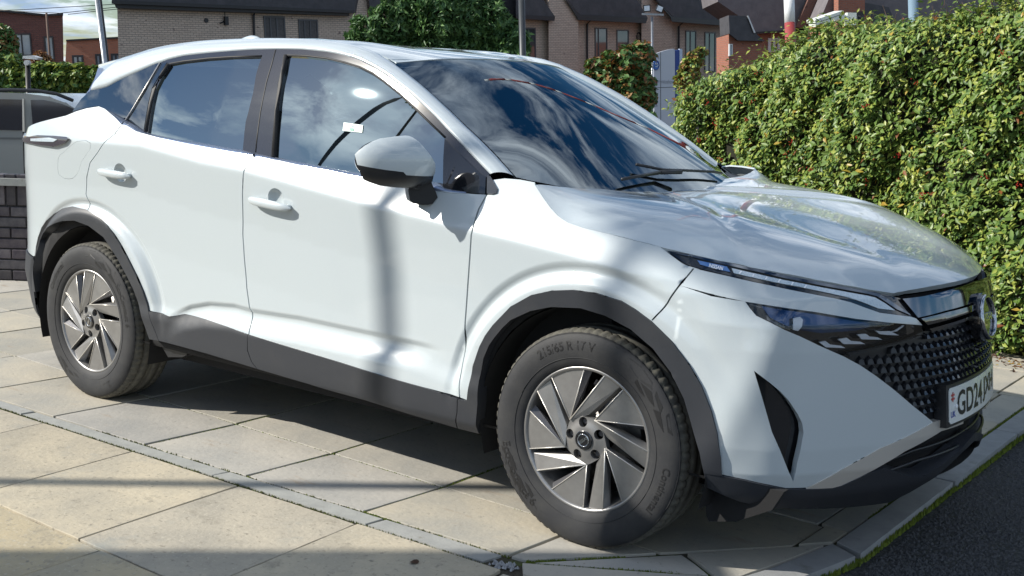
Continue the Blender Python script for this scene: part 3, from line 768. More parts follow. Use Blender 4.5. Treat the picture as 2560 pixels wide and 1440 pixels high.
q = toS([(1828, 671), (1900, 687), (2000, 708), (2100, 727), (2172, 740), (2192, 745), (2215, 758), (2242, 777), (2200, 772), (2165, 758), (2125, 744), (2080, 734), (2000, 717), (1900, 698), (1834, 683)])
o = panel('light_strip', [tuple(p) for p in q], lambda s, z: S(s, z, -.006), ice, RL, res=.008, flange=.004); child_both(o, RL2)
bl_ = mat('lamp_blue', (.10, .22, .50), .15, 0, coat=1)
q = toS([(1741, 651), (1780, 659), (1816, 667), (1825, 680), (1800, 675), (1749, 662)])
o = panel('blue_lens', [tuple(p) for p in q], lambda s, z: S(s, z, -.006), bl_, RL, res=.008, flange=.004); child_both(o, RL2)
v, f = text_mesh('NISSAN', .014, 0, 1.0, .0004)
c0 = toS([(1789, 668)])[0]; sl_ = toS([(1770, 663), (1808, 672)]); ang = (sl_[0][1]-sl_[1][1])/(sl_[0][0]-sl_[1][0])
P = S(c0[0]-v[:, 0], c0[1]+v[:, 1]+ang*(-v[:, 0]), -.0045); mesh('lens_lettering', P, f, white_gl, RL)
for xq in range(1846, 2040, 33):
    yq = 671+(xq-1828)*.212+6
    q = toS([(xq, yq+4), (xq+5, yq-4), (xq+9, yq-3), (xq+4, yq+5)])
    o = panel('light_rib', [tuple(p) for p in q], lambda s, z: S(s, z, -.0045), white_gl, RL, res=.01, flange=.002)
# ---------------------------------------------------------------- greenhouse
L1 = [(227, 228), (250, 223), (271, 217), (294, 204), (326, 189), (357, 175), (388, 161), (404, 156), (419, 150), (460, 140), (520, 133), (580, 128), (630, 124.5), (692, 123), (755, 124), (817, 130), (861, 139), (900, 151), (947, 175), (978, 197), (1025, 232), (1056, 261), (1087, 290), (1112, 317), (1150, 357), (1187, 396), (1225, 435)]
A_L1 = on_G(L1)
P_L1 = G(A_L1[:, 0], A_L1[:, 1])
L2px = [(263, 187), (285, 165), (310, 145), (352, 132), (390, 121), (450, 110), (540, 102), (640, 99), (700, 99), (760, 100.5), (811, 104), (855, 109), (905, 119), (931, 129), (955, 140), (966, 148), (1009, 178), (1041, 203), (1072, 229), (1119, 272), (1166, 317), (1212, 360), (1250, 400), (1289, 444)]
L2y = [-.655, -.63, -.60, -.585, -.575, -.565, -.56, -.56, -.56, -.562, -.565, -.568, -.572, -.574, -.576, -.578, -.600, -.615, -.630, -.650, -.670, -.688, -.702, -.715]
P_L2 = np.array([PY([q], y)[0] for q, y in zip(L2px, L2y)])
def arclen(P): return np.r_[0, np.cumsum(np.linalg.norm(np.diff(P, axis=0), axis=1))]
def by_x(P, x): o = np.argsort(P[:, 0]); return np.stack([np.interp(x, P[o, 0], P[o, k]) for k in range(3)], 1)
n = 110; ta = np.linspace(0, 1, n)
def samp(P, t):
    P = catmull(P, 6); L = arclen(P); L /= L[-1]; return np.stack([np.interp(t, L, P[:, k]) for k in range(3)], 1)
# matching by x so the strip's rungs run square
xa = np.linspace(0, 1, n)
Ca, Cb = samp(P_L1, np.linspace(0, 1, 400)), samp(P_L2, np.linspace(0, 1, 400))
xs1 = Ca[0, 0]+(Ca[-1, 0]-Ca[0, 0])*xa; xs2 = Cb[0, 0]+(Cb[-1, 0]-Cb[0, 0])*xa
A1 = np.stack([np.interp(xs1, Ca[:, 0], Ca[:, k]) for k in range(3)], 1); B1 = np.stack([np.interp(xs2, Cb[:, 0], Cb[:, k]) for k in range(3)], 1)
rows = []
for k in np.linspace(0, 1, 11):
    mid = A1*(1-k)+B1*k
    up_ = np.cross(B1-A1, np.gradient(A1, axis=0)); up_ /= np.linalg.norm(up_, axis=1, keepdims=True); up_ *= np.sign(up_[:, 2:3])
    h = np.linalg.norm(B1-A1, axis=1, keepdims=True)
    rows.append(mid+up_*h*.17*(4*k*(1-k))**.8)
rows.append(B1+np.array([0, .010, -.012]))
rows.insert(0, A1+np.array([0, .012, -.001]))
both(grid_mesh('roof_side_rail', np.stack(rows), paint, CAR))
# roof
def solve_y(px, xf):
    y = -.3
    for _ in range(60):
        P = PY([px], y)[0]; e = P[0]-xf(y); y = y-e*.35
    return P
front_edge = np.array([PY([q], y)[0] for q, y in (((985, 147), -.57), ((1030, 144.5), -.505), ((1085, 143), -.42))])
xt = lambda y: -1.005-.34*y*y
fe = [(xt(y), y, np.interp(abs(y), [0, .2, .4, .57], [1.545, 1.542, 1.532, 1.512])) for y in (-.57, -.4, -.2, 0, .2, .4, .57)]
rp_ = list(fe)
Lr = by_x(P_L2[:16], np.array([-1.2, -1.4, -1.7, -2.0, -2.3, -2.6, -2.85]))
for p in Lr: rp_ += [(p[0], p[1]+.012, p[2]-.001), (p[0], -p[1]-.012, p[2]-.001), (p[0], p[1]*.8, p[2]+.012), (p[0], -p[1]*.8, p[2]+.012)]
for x, z in ((-1.3, 1.578), (-1.6, 1.602), (-2.0, 1.618), (-2.4, 1.617), (-2.8, 1.594), (-3.12, 1.548)): rp_ += [(x, 0, z), (x, .25, z-.003), (x, -.25, z-.003)]
sp_tip = PY([(246, 162)], -.50)[0]
rp_ += [(sp_tip[0], sp_tip[1], sp_tip[2]), (sp_tip[0], -sp_tip[1], sp_tip[2])]
rp_ = np.array(rp_); RFf = tps(rp_[:, :2], rp_[:, 2], 2e-5)
def RF(x, y): return np.stack([np.asarray(x, float), np.asarray(y, float), RFf(x, y)], -1)
side = [(p[0], p[1]+.012) for p in by_x(P_L2[:16], np.linspace(-1.14, -2.86, 26))]
outl = [(x, y) for x, y, z in fe]+[(x, -y) for x, y in side]+[(sp_tip[0], -sp_tip[1]), (-3.17, .25), (-3.18, 0), (-3.17, -.25), (sp_tip[0], sp_tip[1])]+side[::-1]
panel('roof', outl, RF, paint, CAR, res=.04, flange=.02)
# spoiler side
tr = PY([(310, 146)], -.59)[0]; t1 = PY([(246, 168)], -.50)[0]; t2 = PY([(263, 188)], -.645)[0]
mb = MB(); mb.prism([tr, sp_tip, t1, t2], (0, .05, -.002)); both(mb.build('spoiler_side', paint, CAR))
wing_m = mat('tailgate_blade', (.10, .17, .35), .2, coat=1)
q = [PY([p], -.62)[0] for p in ((245, 170), (261, 189), (229, 222), (183, 278), (205, 248), (222, 225), (236, 198))]
mb = MB(); mb.prism(q, (-.02, .04, 0)); both(mb.build('tailgate_blade', wing_m, CAR))
# windscreen
wsn = P_L2[15:]
wp = []
for p in wsn: wp += [tuple(p), (p[0], -p[1], p[2])]
wp += [(x+.0, y, z-.004) for x, y, z in fe[1:-1]]
wp += [(-.17, 0, 1.062), (-.19, .3, 1.070), (-.19, -.3, 1.070), (-.27, .55, 1.09), (-.27, -.55, 1.09)]
wp += [(-.42, 0, 1.215), (-.70, 0, 1.385), (-.45, .33, 1.22), (-.45, -.33, 1.22), (-.74, .3, 1.383), (-.74, -.3, 1.383)]
wp = np.array(wp); WSf = tps(wp[:, :2], wp[:, 2], 1e-5)
def WS(x, y): return np.stack([np.asarray(x, float), np.asarray(y, float), WSf(x, y)], -1)
we = [(p[0], p[1]+.004) for p in wsn[::-1]]          # base corner -> top corner (near)
wt = [(x+.003, y) for x, y, z in fe[1:-1]]
wbase = [(-.27, -.55), (-.19, -.3), (-.17, 0), (-.19, .3), (-.27, .55)]
outl = we+wt+[(x, -y) for x, y in we[::-1]]+wbase[::-1]
panel('windscreen', outl, WS, glass_ws, CAR, res=.05, flange=0)
# cowl under the base of the screen
mb = MB(); cv = []
for y in np.linspace(-.74, .74, 21):
    xb = np.interp(abs(y), [0, .3, .55, .72], [-.17, -.19, -.27, -.40]); zb = float(WSf(np.array(xb), np.array(y)))
    cv.append([(xb, y, zb-.004), (-.20 if abs(y) < .6 else -.26, y, 1.045+.05*abs(y)), (-.12, y, 1.0)])
grid_mesh('cowl', np.array(cv), satin_black, CAR)
# side windows
frame_front = [(1115, 350), (1113, 396), (1112, 470), (1167, 483), (1216, 486), (1218, 438)]
dlo = L1+[(1218, 440)]
glass_f = [(719, 141), (767, 143), (817, 149), (861, 159), (900, 171), (931, 186), (958, 205), (972, 216), (1000, 238), (1025, 259), (1056, 291), (1085, 318), (1114, 347), (1113, 396), (1112, 460), (1090, 456), (1000, 446), (900, 433), (820, 419), (740, 403), (688, 393), (691, 350), (697, 280), (706, 210), (712, 180)]
glass_r = [(427, 162), (460, 156), (520, 149), (580, 145), (655, 143), (648, 163), (641, 187), (634, 231), (622, 280), (615, 305), (612, 331), (608, 375), (574, 370), (504, 357), (434, 347), (371, 333), (383, 256), (390, 226), (408, 190)]
glass_q = [(183, 279), (205, 248), (229, 227), (250, 224), (271, 218), (294, 205), (326, 190), (357, 176), (388, 162), (403, 158), (362, 228), (335, 274), (317, 302), (300, 292), (275, 278), (247, 266), (215, 271)]
glass_p = [(406, 160), (419, 157), (382, 220), (372, 260), (361, 325), (340, 313), (320, 301), (362, 232)]
low = [(1112, 470), (1090, 470), (1000, 458), (900, 443), (820, 428), (740, 412), (688, 402), (640, 388), (606, 384), (574, 378), (504, 366), (434, 352), (371, 340), (340, 323), (317, 309), (300, 300), (275, 284), (247, 270), (215, 275), (183, 281)]
outer = [(183, 279), (205, 248), (222, 230)]+L1+[(1222, 440), (1216, 480), (1167, 478)]+low
h = [on_G(glass_f), on_G(glass_r)]
both(panel('window_frame', [tuple(p) for p in on_G(outer)], G, pillar_m, CAR, holes=h, res=.03, flange=.012, extra=.002))
both(panel('front_door_glass', [tuple(p) for p in h[0]], lambda x, z: G(x, z, -.006), glass_side, CAR, res=.04, flange=0))
both(panel('rear_door_glass', [tuple(p) for p in h[1]], lambda x, z: G(x, z, -.006), glass_side, CAR, res=.04, flange=0))
both(panel('quarter_glass', [tuple(p) for p in on_G(glass_q)], lambda x, z: G(x, z, .004), glass_quart, CAR, res=.04, flange=.002))
both(panel('fixed_pane', [tuple(p) for p in on_G(glass_p)], lambda x, z: G(x, z, .004), glass_quart, CAR, res=.04, flange=.002))
# seals and gaps as slim strips
def strip_G(name, px, w, m, e=.004):
    a = on_G(px); P = G(a[:, 0], a[:, 1], e); mb = MB(); mb.tube(P, w, 6); return both(mb.build(name, m, CAR, True))
strip_G('seal', [(715, 139), (708, 180), (701, 210), (693, 280), (684, 393)], .011, seal_m, .0)
strip_G('seal', [(690, 125), (680, 162), (667, 206), (652, 280), (645, 331), (640, 381)], .0045, seal_m, .0)
strip_G('seal', [(423, 161), (404, 190), (386, 224), (378, 258), (366, 329)], .011, seal_m, .0)
strip_G('seal', [(715, 138.5), (767, 140), (817, 146), (861, 156), (900, 168), (931, 183), (958, 202), (1000, 235), (1056, 288), (1114, 344)], .0045, seal_m, .001)
strip_G('seal', [(425, 160), (460, 153.5), (520, 146.5), (580, 142.5), (655, 140.5)], .0045, seal_m, .001)
strip_G('chrome_divider', [(404, 158), (362, 230), (335, 275), (318, 302)], .0026, silver, .009)
# belt trim: strip between the glass and the painted door
def belt(pu, pl_):
    a = on_G(pu); b = toS(pl_); Pa = catmull(G(a[:, 0], a[:, 1], .003), 6); Pb = catmull(S(b[:, 0], b[:, 1], .001), 6)
    k = 60; ta = arclen(Pa); tb = arclen(Pb); t = np.linspace(0, 1, k)
    A = np.stack([np.interp(t*ta[-1], ta, Pa[:, i]) for i in range(3)], 1); B = np.stack([np.interp(t*tb[-1], tb, Pb[:, i]) for i in range(3)], 1)
    return np.stack([A+np.array([0, .01, -.004]), A, A*.5+B*.5+np.array([0, -.002, .003]), B, B+np.array([0, .012, -.008])])
both(grid_mesh('belt_trim_shaded', belt([(317, 303), (340, 314), (371, 333), (434, 347), (504, 357), (574, 370), (606, 375), (636, 384)], [(306, 311), (328, 324), (350, 337), (418, 350), (496, 367), (574, 381), (605, 386), (633, 391)]), belt_m, CAR))
both(grid_mesh('belt_trim_shaded', belt([(640, 384), (688, 394), (740, 403), (820, 419), (900, 433), (1000, 446), (1090, 456), (1114, 470), (1165, 480)], [(638, 392), (686, 402), (740, 414), (820, 428), (904, 446), (1000, 463), (1098, 478), (1120, 482), (1167, 484)]), belt_m, CAR))
both(grid_mesh('belt_trim_shaded', belt([(247, 266), (275, 279), (300, 293), (316, 303)], [(255, 273), (272, 285), (290, 299), (303, 310)]), belt_m, CAR))
# black corner piece at the mirror foot
tri = on_G([(1116, 350), (1150, 385), (1187, 420), (1210, 440), (1219, 444), (1217, 487), (1167, 483), (1112, 470), (1113, 396)])
both(panel('mirror_sail', [tuple(p) for p in tri], lambda x, z: G(x, z, .012), gloss, CAR, res=.03, flange=.02))
q = toS([(1220, 440), (1228, 443), (1245, 473), (1243, 484), (1232, 487), (1219, 486)])
both(panel('wing_corner', [tuple(p) for p in q], sS, pillar_m, CAR, extra=.006, res=.02))
# ---------------------------------------------------------------- door mirror
mc = np.array([-.645, -.975, 1.155]); mn_ = np.array([.82, -.57, .0]); mn_ /= np.linalg.norm(mn_); mu_ = np.cross([0, 0, 1.], mn_); mv_ = np.array([0, 0, 1.])
def on_M(px):
    P = on_plane(px, mn_, mc@mn_)-mc; return np.stack([P@mu_, P@mv_], 1)
allp = on_M([(888, 386), (911, 364), (949, 346), (987, 341), (1014, 339), (1033, 344), (1056, 366), (1083, 401), (1088, 409), (1090, 439), (1087, 456), (1040, 470), (1017, 471), (949, 464), (911, 450), (896, 425)])
c_ = (allp.min(0)+allp.max(0))/2; hx, hz = (allp.max(0)-allp.min(0))/2
def MS(u, v, e=0.):
    u = np.asarray(u, float); v = np.asarray(v, float)
    r = ((np.abs(u-c_[0])/hx)**2.3+(np.abs(v-c_[1])/hz)**2.3)
    w = .085*np.sqrt(np.maximum(1.05-r*.82, .02))-.045+e
    # soft crease along the housing
    return mc+u[..., None]*mu_+v[..., None]*mv_+w[..., None]*mn_
MR = empty('door_mirror'); MR.parent = CAR
mw = on_M([(888, 386), (897, 376), (911, 364), (930, 353), (949, 346), (987, 341), (1014, 339), (1024, 340), (1033, 344), (1045, 353), (1056, 366), (1070, 383), (1083, 401), (1088, 409), (1090, 425), (1090, 439), (1086, 441), (1050, 439), (1010, 436), (1002, 428), (960, 423), (926, 418), (893, 412), (890, 399)])
mk = on_M([(893, 412), (926, 418), (960, 423), (1002, 428), (1010, 436), (1050, 439), (1088, 441), (1087, 456), (1065, 465), (1040, 471), (1017, 471), (980, 468), (949, 464), (925, 456), (911, 450), (903, 440), (898, 426)])
MR2 = empty('door_mirror', (-.10, -.07, -.04)); MR2.parent = CAR
for nm, pp, mm in (('housing_cap', mw, paint), ('housing_lower', mk, satin_black)):
    o = panel(nm, [tuple(p) for p in pp], MS, mm, MR, res=.014, flange=.075); child_both(o, MR2)
st_ = on_M([(1028, 466), (1031, 490), (1034, 506), (1042, 512), (1060, 515), (1079, 516), (1091, 513), (1104, 497), (1100, 485), (1092, 468), (1086, 452)])
o = panel('mirror_stem', [tuple(p) for p in st_], lambda u, v: MS(u, v, -.02), satin_black, MR, res=.02, flange=.05); child_both(o, MR2)
sp0 = MS(*on_M([(1068, 492)])[0], -.05); rdv = ray([(1075, 480)])[0]; tt_ = np.linspace(0, .3, 60); pp_ = sp0+rdv*tt_[:, None]; kx = int(np.argmax(pp_[:, 1] > -.865)) or 59
mb = MB(); mb.tube([sp0, pp_[kx]+np.array([0, .03, 0])], [.036, .03], 10); o = mb.build('mirror_arm', satin_black, MR, True); child_both(o, MR2)
vv_ = []
for b in np.linspace(-1.5, 1.5, 9):
    vv_.append([mc+c_[0]*mu_+c_[1]*mv_+mu_*hx*.93*math.cos(b)*math.cos(a)+mv_*hz*.88*math.sin(b)+mn_*(.052*math.cos(b)*math.sin(a)-.02) for a in np.linspace(0, 6.2832, 21)])
o = grid_mesh('mirror_core', np.array(vv_), satin_black, MR); child_both(o, MR2)
mb = MB(); cc = mc+c_[0]*mu_+c_[1]*mv_
mb.prism([cc-mn_*.082+mu_*hx*.9*math.cos(a)+mv_*hz*.85*math.sin(a) for a in th], -mn_*.006); o = mb.build('mirror_glass', chrome, MR); child_both(o, MR2)
# ---------------------------------------------------------------- small body parts
def handle(c_px, a_px, b_px, cup_r):
    H = empty('door_handle'); H.parent = CAR; H2 = empty('door_handle'); H2.parent = CAR
    A = toS([a_px])[0]; B = toS([b_px])[0]; C = toS([c_px])[0]
    k = 15; rows = []
    for i, t in enumerate(np.linspace(0, 1, k)):
        c = A*(1-t)+B*t; base = S(c[0], c[1], .030-.012*abs(2*t-1)**3)
        nrm = S_n(np.array([c[0]]), np.array([c[1]]))[0]
        rr = .0165*(1-abs(2*t-1)**4)**.5+.0005; ring = []
        upv = np.array([0, 0, 1.])
        for a in np.linspace(0, 2*math.pi, 13)[:-1]: ring.append(base+nrm*rr*.62*math.cos(a)+upv*rr*math.sin(a))
        rows.append(ring)
    rows = np.array(rows); v = rows.reshape(-1, 3); n_ = 12
    f = [(i*n_+j, i*n_+(j+1) % n_, (i+1)*n_+(j+1) % n_, (i+1)*n_+j) for i in range(k-1) for j in range(n_)]
    o = mesh('grip', v, f, paint, H, True)
    bm = bmesh.new(); bm.from_mesh(o.data); bmesh.ops.recalc_face_normals(bm, faces=bm.faces); bm.to_mesh(o.data); bm.free(); child_both(o, H2)
    mb = MB()
    for t in (.10, .90):
        c = A*(1-t)+B*t; mb.tube([S(c[0], c[1], -.004), S(c[0], c[1], .026)], .011, 8)
    o = mb.build('handle_foot', paint, H, True); child_both(o, H2)
    # the cup behind it
    ang_ = np.linspace(0, 2*math.pi, 25)[:-1]; G_ = []
    for q in np.linspace(1.04, 0, 8):
        G_.append([S(C[0]+cup_r*1.12*q*math.cos(a), C[1]+cup_r*q*math.sin(a), -.021*math.sqrt(max(0, 1-min(q, 1)**2))-.0008) for a in np.r_[ang_, ang_[:1]]])
    o = grid_mesh('cup', np.array(G_), paint, H); child_both(o, H2)
    return [(C[0]+cup_r*1.12*math.cos(a), C[1]+cup_r*math.sin(a)) for a in ang_]
handle((690, 497), (628, 497), (736, 521), .040)
handle((301, 432), (252, 427), (334, 441), .040)
# rear lamp wrapping round the corner
q = toS([(79, 342), (100, 339), (140, 341), (172, 344), (176, 348), (165, 358), (140, 366), (100, 361), (79, 357)])
lamp_d = mat('rear_lamp_smoked', (.05, .045, .06), .08, coat=1)
qq = [tuple(p) for p in q]; zt_, zb_ = q[0][1], q[-1][1]
both(panel('rear_lamp', qq+[(s_of_x(-3.5)+.2, zb_-.01), (s_of_x(-3.5)+.2, zt_+.0)], sS, lamp_d, CAR, extra=.012, res=.02, flange=.03))
q2 = toS([(84, 346), (130, 345), (150, 349), (140, 354), (84, 352)])
both(panel('rear_lamp_insert', [tuple(p) for p in q2], sS, ice, CAR, extra=.0145, res=.02))
# tailgate and rear screen (seen only edge-on)
rows = []
for t, (x, z) in enumerate(((-3.10, 1.50), (-3.20, 1.40), (-3.32, 1.27), (-3.40, 1.14))):
    yw = (.50, .66, .74, .80)[t]
    rows.append([(x+(.30, .42, .50, .30)[t]*(abs(k)**3), yw*k, z) for k in np.linspace(-1, 1, 13)])
grid_mesh('tailgate_glass', np.array(rows), glass_quart, CAR)
grid_mesh('tailgate_liner', np.array(rows)+np.array([.03, 0, 0]), dark, CAR)
mb = MB(); mb.prism([(-3.46, -.5, 1.15), (-3.50, -.5, 1.09), (-3.3, -.5, 1.09), (-3.3, -.5, 1.15)], (0, 1.0, 0)); mb.build('tailgate_shelf', paint, CAR)
# roof aerial
P = PY([(618, 94)], 0.0)[0]; P = np.array([-2.62, 0, float(RFf(np.array(-2.62), np.array(0.)))]) ; rows = []
for i, t in enumerate(np.linspace(0, 1, 12)):
    x = -2.74+.22*t; hgt = .040*math.sin(math.pi*min(1, (1-t)*1.0)**.8)**.7 if 0 < t < 1 else .001; w_ = .022*math.sin(math.pi*t)**.6+.001
    z0 = float(RFf(np.array(x), np.array(0.)))-.004
    rows.append([(x, w_*math.cos(a), z0+hgt*math.sin(a)) for a in np.linspace(0, math.pi, 9)])
grid_mesh('roof_aerial', np.array(rows), paint, CAR)
# interior
mb = MB(); mb.box((-1.5, 0, .62), (3.0, 1.5, .5)); mb.build('cabin_floor', dark, CAR)
for sgn in (-1, 1):
    mb = MB(); rows = []
    for z, x, w_, d_ in ((.86, -1.16, .25, .10), (1.0, -1.2, .26, .10), (1.15, -1.25, .25, .09), (1.27, -1.29, .20, .07)):
        rows.append([(x+d_*math.cos(a), sgn*.38+w_*math.sin(a), z) for a in np.linspace(0, 2*math.pi, 17)])
    o = grid_mesh('front_seat', np.array(rows), seat_m, CAR)
    mb.box((-1.30, sgn*.38, 1.36), (.10, .25, .17)); mb.tube([(-1.3, sgn*.38-.06, 1.24), (-1.3, sgn*.38-.06, 1.32)], .008, 6); mb.tube([(-1.3, sgn*.38+.06, 1.24), (-1.3, sgn*.38+.06, 1.32)], .008, 6)
    h_ = mb.build('headrest', seat_m, o); bv = h_.modifiers.new('b', 'BEVEL'); bv.width = .03; bv.segments = 3
mb = MB(); mb.box((-2.15, 0, 1.02), (.16, 1.3, .45)); o = mb.build('rear_bench', seat_m, CAR)
mb = MB()
for y in (-.4, 0, .4): mb.box((-2.18, y, 1.31), (.09, .24, .14))
h_ = mb.build('headrest', seat_m, o); bv = h_.modifiers.new('b', 'BEVEL'); bv.width = .03; bv.segments = 3
# dashboard and steering wheel
rows = []
for x, z in ((-.22, 1.02), (-.40, 1.06), (-.62, 1.055), (-.74, 1.0), (-.76, .82)):
    rows.append([(x-.03*abs(y), y, z+(.03*math.exp(-((y+.38)/.2)**2) if z > 1.03 else 0)) for y in np.linspace(-.74, .74, 25)])
grid_mesh('dashboard', np.array(rows), seat_m, CAR)
mb = MB(); c = np.array([-.86, -.38, 1.03]); a1 = np.array([0, 1, 0.]); a2 = np.array([-.35, 0, .94])
mb.tube([c+.18*(math.cos(a)*a1+math.sin(a)*a2) for a in np.linspace(0, 2*math.pi, 33)], .015, 8, caps=False); mb.tube([c-.17*a1, c, c+.17*a1], .018, 6); mb.tube([c, c-.17*a2], .018, 6); mb.tube([c, (-.7, -.38, .95)], .04, 8)
mb.build('steering_wheel', satin_black, CAR, True)
# dark surround of the screen (ceramic band) as a thin ring just inside the glass
ring_o = np.array(outl0 if 0 else outl) if 0 else None
# wipers
for pts in ([(1545, 466), (1600, 455), (1645, 446), (1700, 440), (1775, 441), (1798, 444)], [(1585, 424), (1600, 425), (1640, 432), (1660, 434)]):
    pass
def on_WS(px):
    out = []
    for q in px:
        d = ray([q])[0]; t = np.linspace(2.8, 6.5, 500); P = CAM+d*t[:, None]; fz = P[:, 2]-WSf(P[:, 0], P[:, 1]); i = np.where((fz[:-1] > 0) & (fz[1:] <= 0))[0]
        out.append(P[i[0]] if len(i) else P[int(np.argmin(np.abs(fz)))])
    return np.array(out)
W1 = on_WS([(1548, 462), (1600, 452), (1645, 444)])+np.array([.01, 0, .02])
mb = MB(); mb.tube(W1, [.006, .006, .008], 6); mb.tube([W1[-1], W1[-1]+np.array([.03, .10, .0])], .009, 6)
W2 = on_WS([(1583, 423), (1620, 430), (1650, 436), (1700, 437), (1775, 440), (1797, 444)])+np.array([.012, 0, .018])
mb.tube(W2, .006, 6); mb.build('wiper', satin_black, CAR, True)
# sticker on the near window
a = on_G([(858, 305), (906, 312), (904, 331), (855, 326)]); P = G(a[:, 0], a[:, 1], -.003); mb = MB(); mb.add(P, [(0, 1, 2, 3)]); st = mb.build('window_sticker', sticker_m, CAR)
a = on_G([(874, 319), (884, 320), (884, 327), (874, 326)]); P = G(a[:, 0], a[:, 1], -.0015); mb = MB(); mb.add(P, [(0, 1, 2, 3)])
a = on_G([(877, 314), (884, 315), (884, 317), (877, 316)]); P = G(a[:, 0], a[:, 1], -.0015); mb.add(P, [(0, 1, 2, 3)]); mb.build('sticker_print', sticker_g, st)
# inner shell that closes the body behind the gaps
hole1 = [(s_of_x(.43*math.cos(a)), .345+.43*math.sin(a)) for a in np.linspace(0, 2*math.pi, 33)[:-1]]
hole2 = [(s_of_x(-2.665+.43*math.cos(a)), .345+.43*math.sin(a)) for a in np.linspace(0, 2*math.pi, 33)[:-1]]
hole1 = [(s_, max(z_, .31)) for s_, z_ in hole1]; hole2 = [(s_, max(z_, .31)) for s_, z_ in hole2]
both(panel('body_shell', [(.9, .30), (AS[-1]-.03, .30), (AS[-1]-.03, 1.08), (s_of_x(-2.6), 1.15), (s_of_x(-1.5), 1.06), (s_of_x(-.35), 1.02), (s_of_x(.25), .90), (.92, .82)], lambda s, z: S(s, z, -.026), dark, CAR, holes=[hole1, hole2], res=.05, flange=0))
mb = MB(); mb.box((-1.35, 0, .29), (1.75, 1.55, .10)); mb.box((-1.3, 0, .33), (3.9, .9, .14)); mb.build('floor_pan', dark, CAR)
# wheel wells
for ax in (0, -2.665):
    for sg in (-1,):
        rows = []
        for y in (-.875, -.72, -.5):
            rows.append([(ax+.425*math.cos(a), y, max(.345+.425*math.sin(a), .2)) for a in np.radians(np.linspace(-18, 198, 40))])
        both(grid_mesh('wheel_liner', np.array(rows), dark, CAR))
        mb = MB(); mb.prism([(ax+.425*math.cos(a), -.5, max(.345+.425*math.sin(a), .2)) for a in np.radians(np.linspace(-18, 198, 40))], (0, .01, 0)); both(mb.build('wheel_liner', dark, CAR))
# rear mud flap
mb = MB(); q = PY([(397, 853), (455, 868), (466, 878), (467, 888), (455, 893), (420, 893)], -.84); mb.prism(q, (0, .14, 0)); both(mb.build('rear_air_deflector', satin_black, CAR))
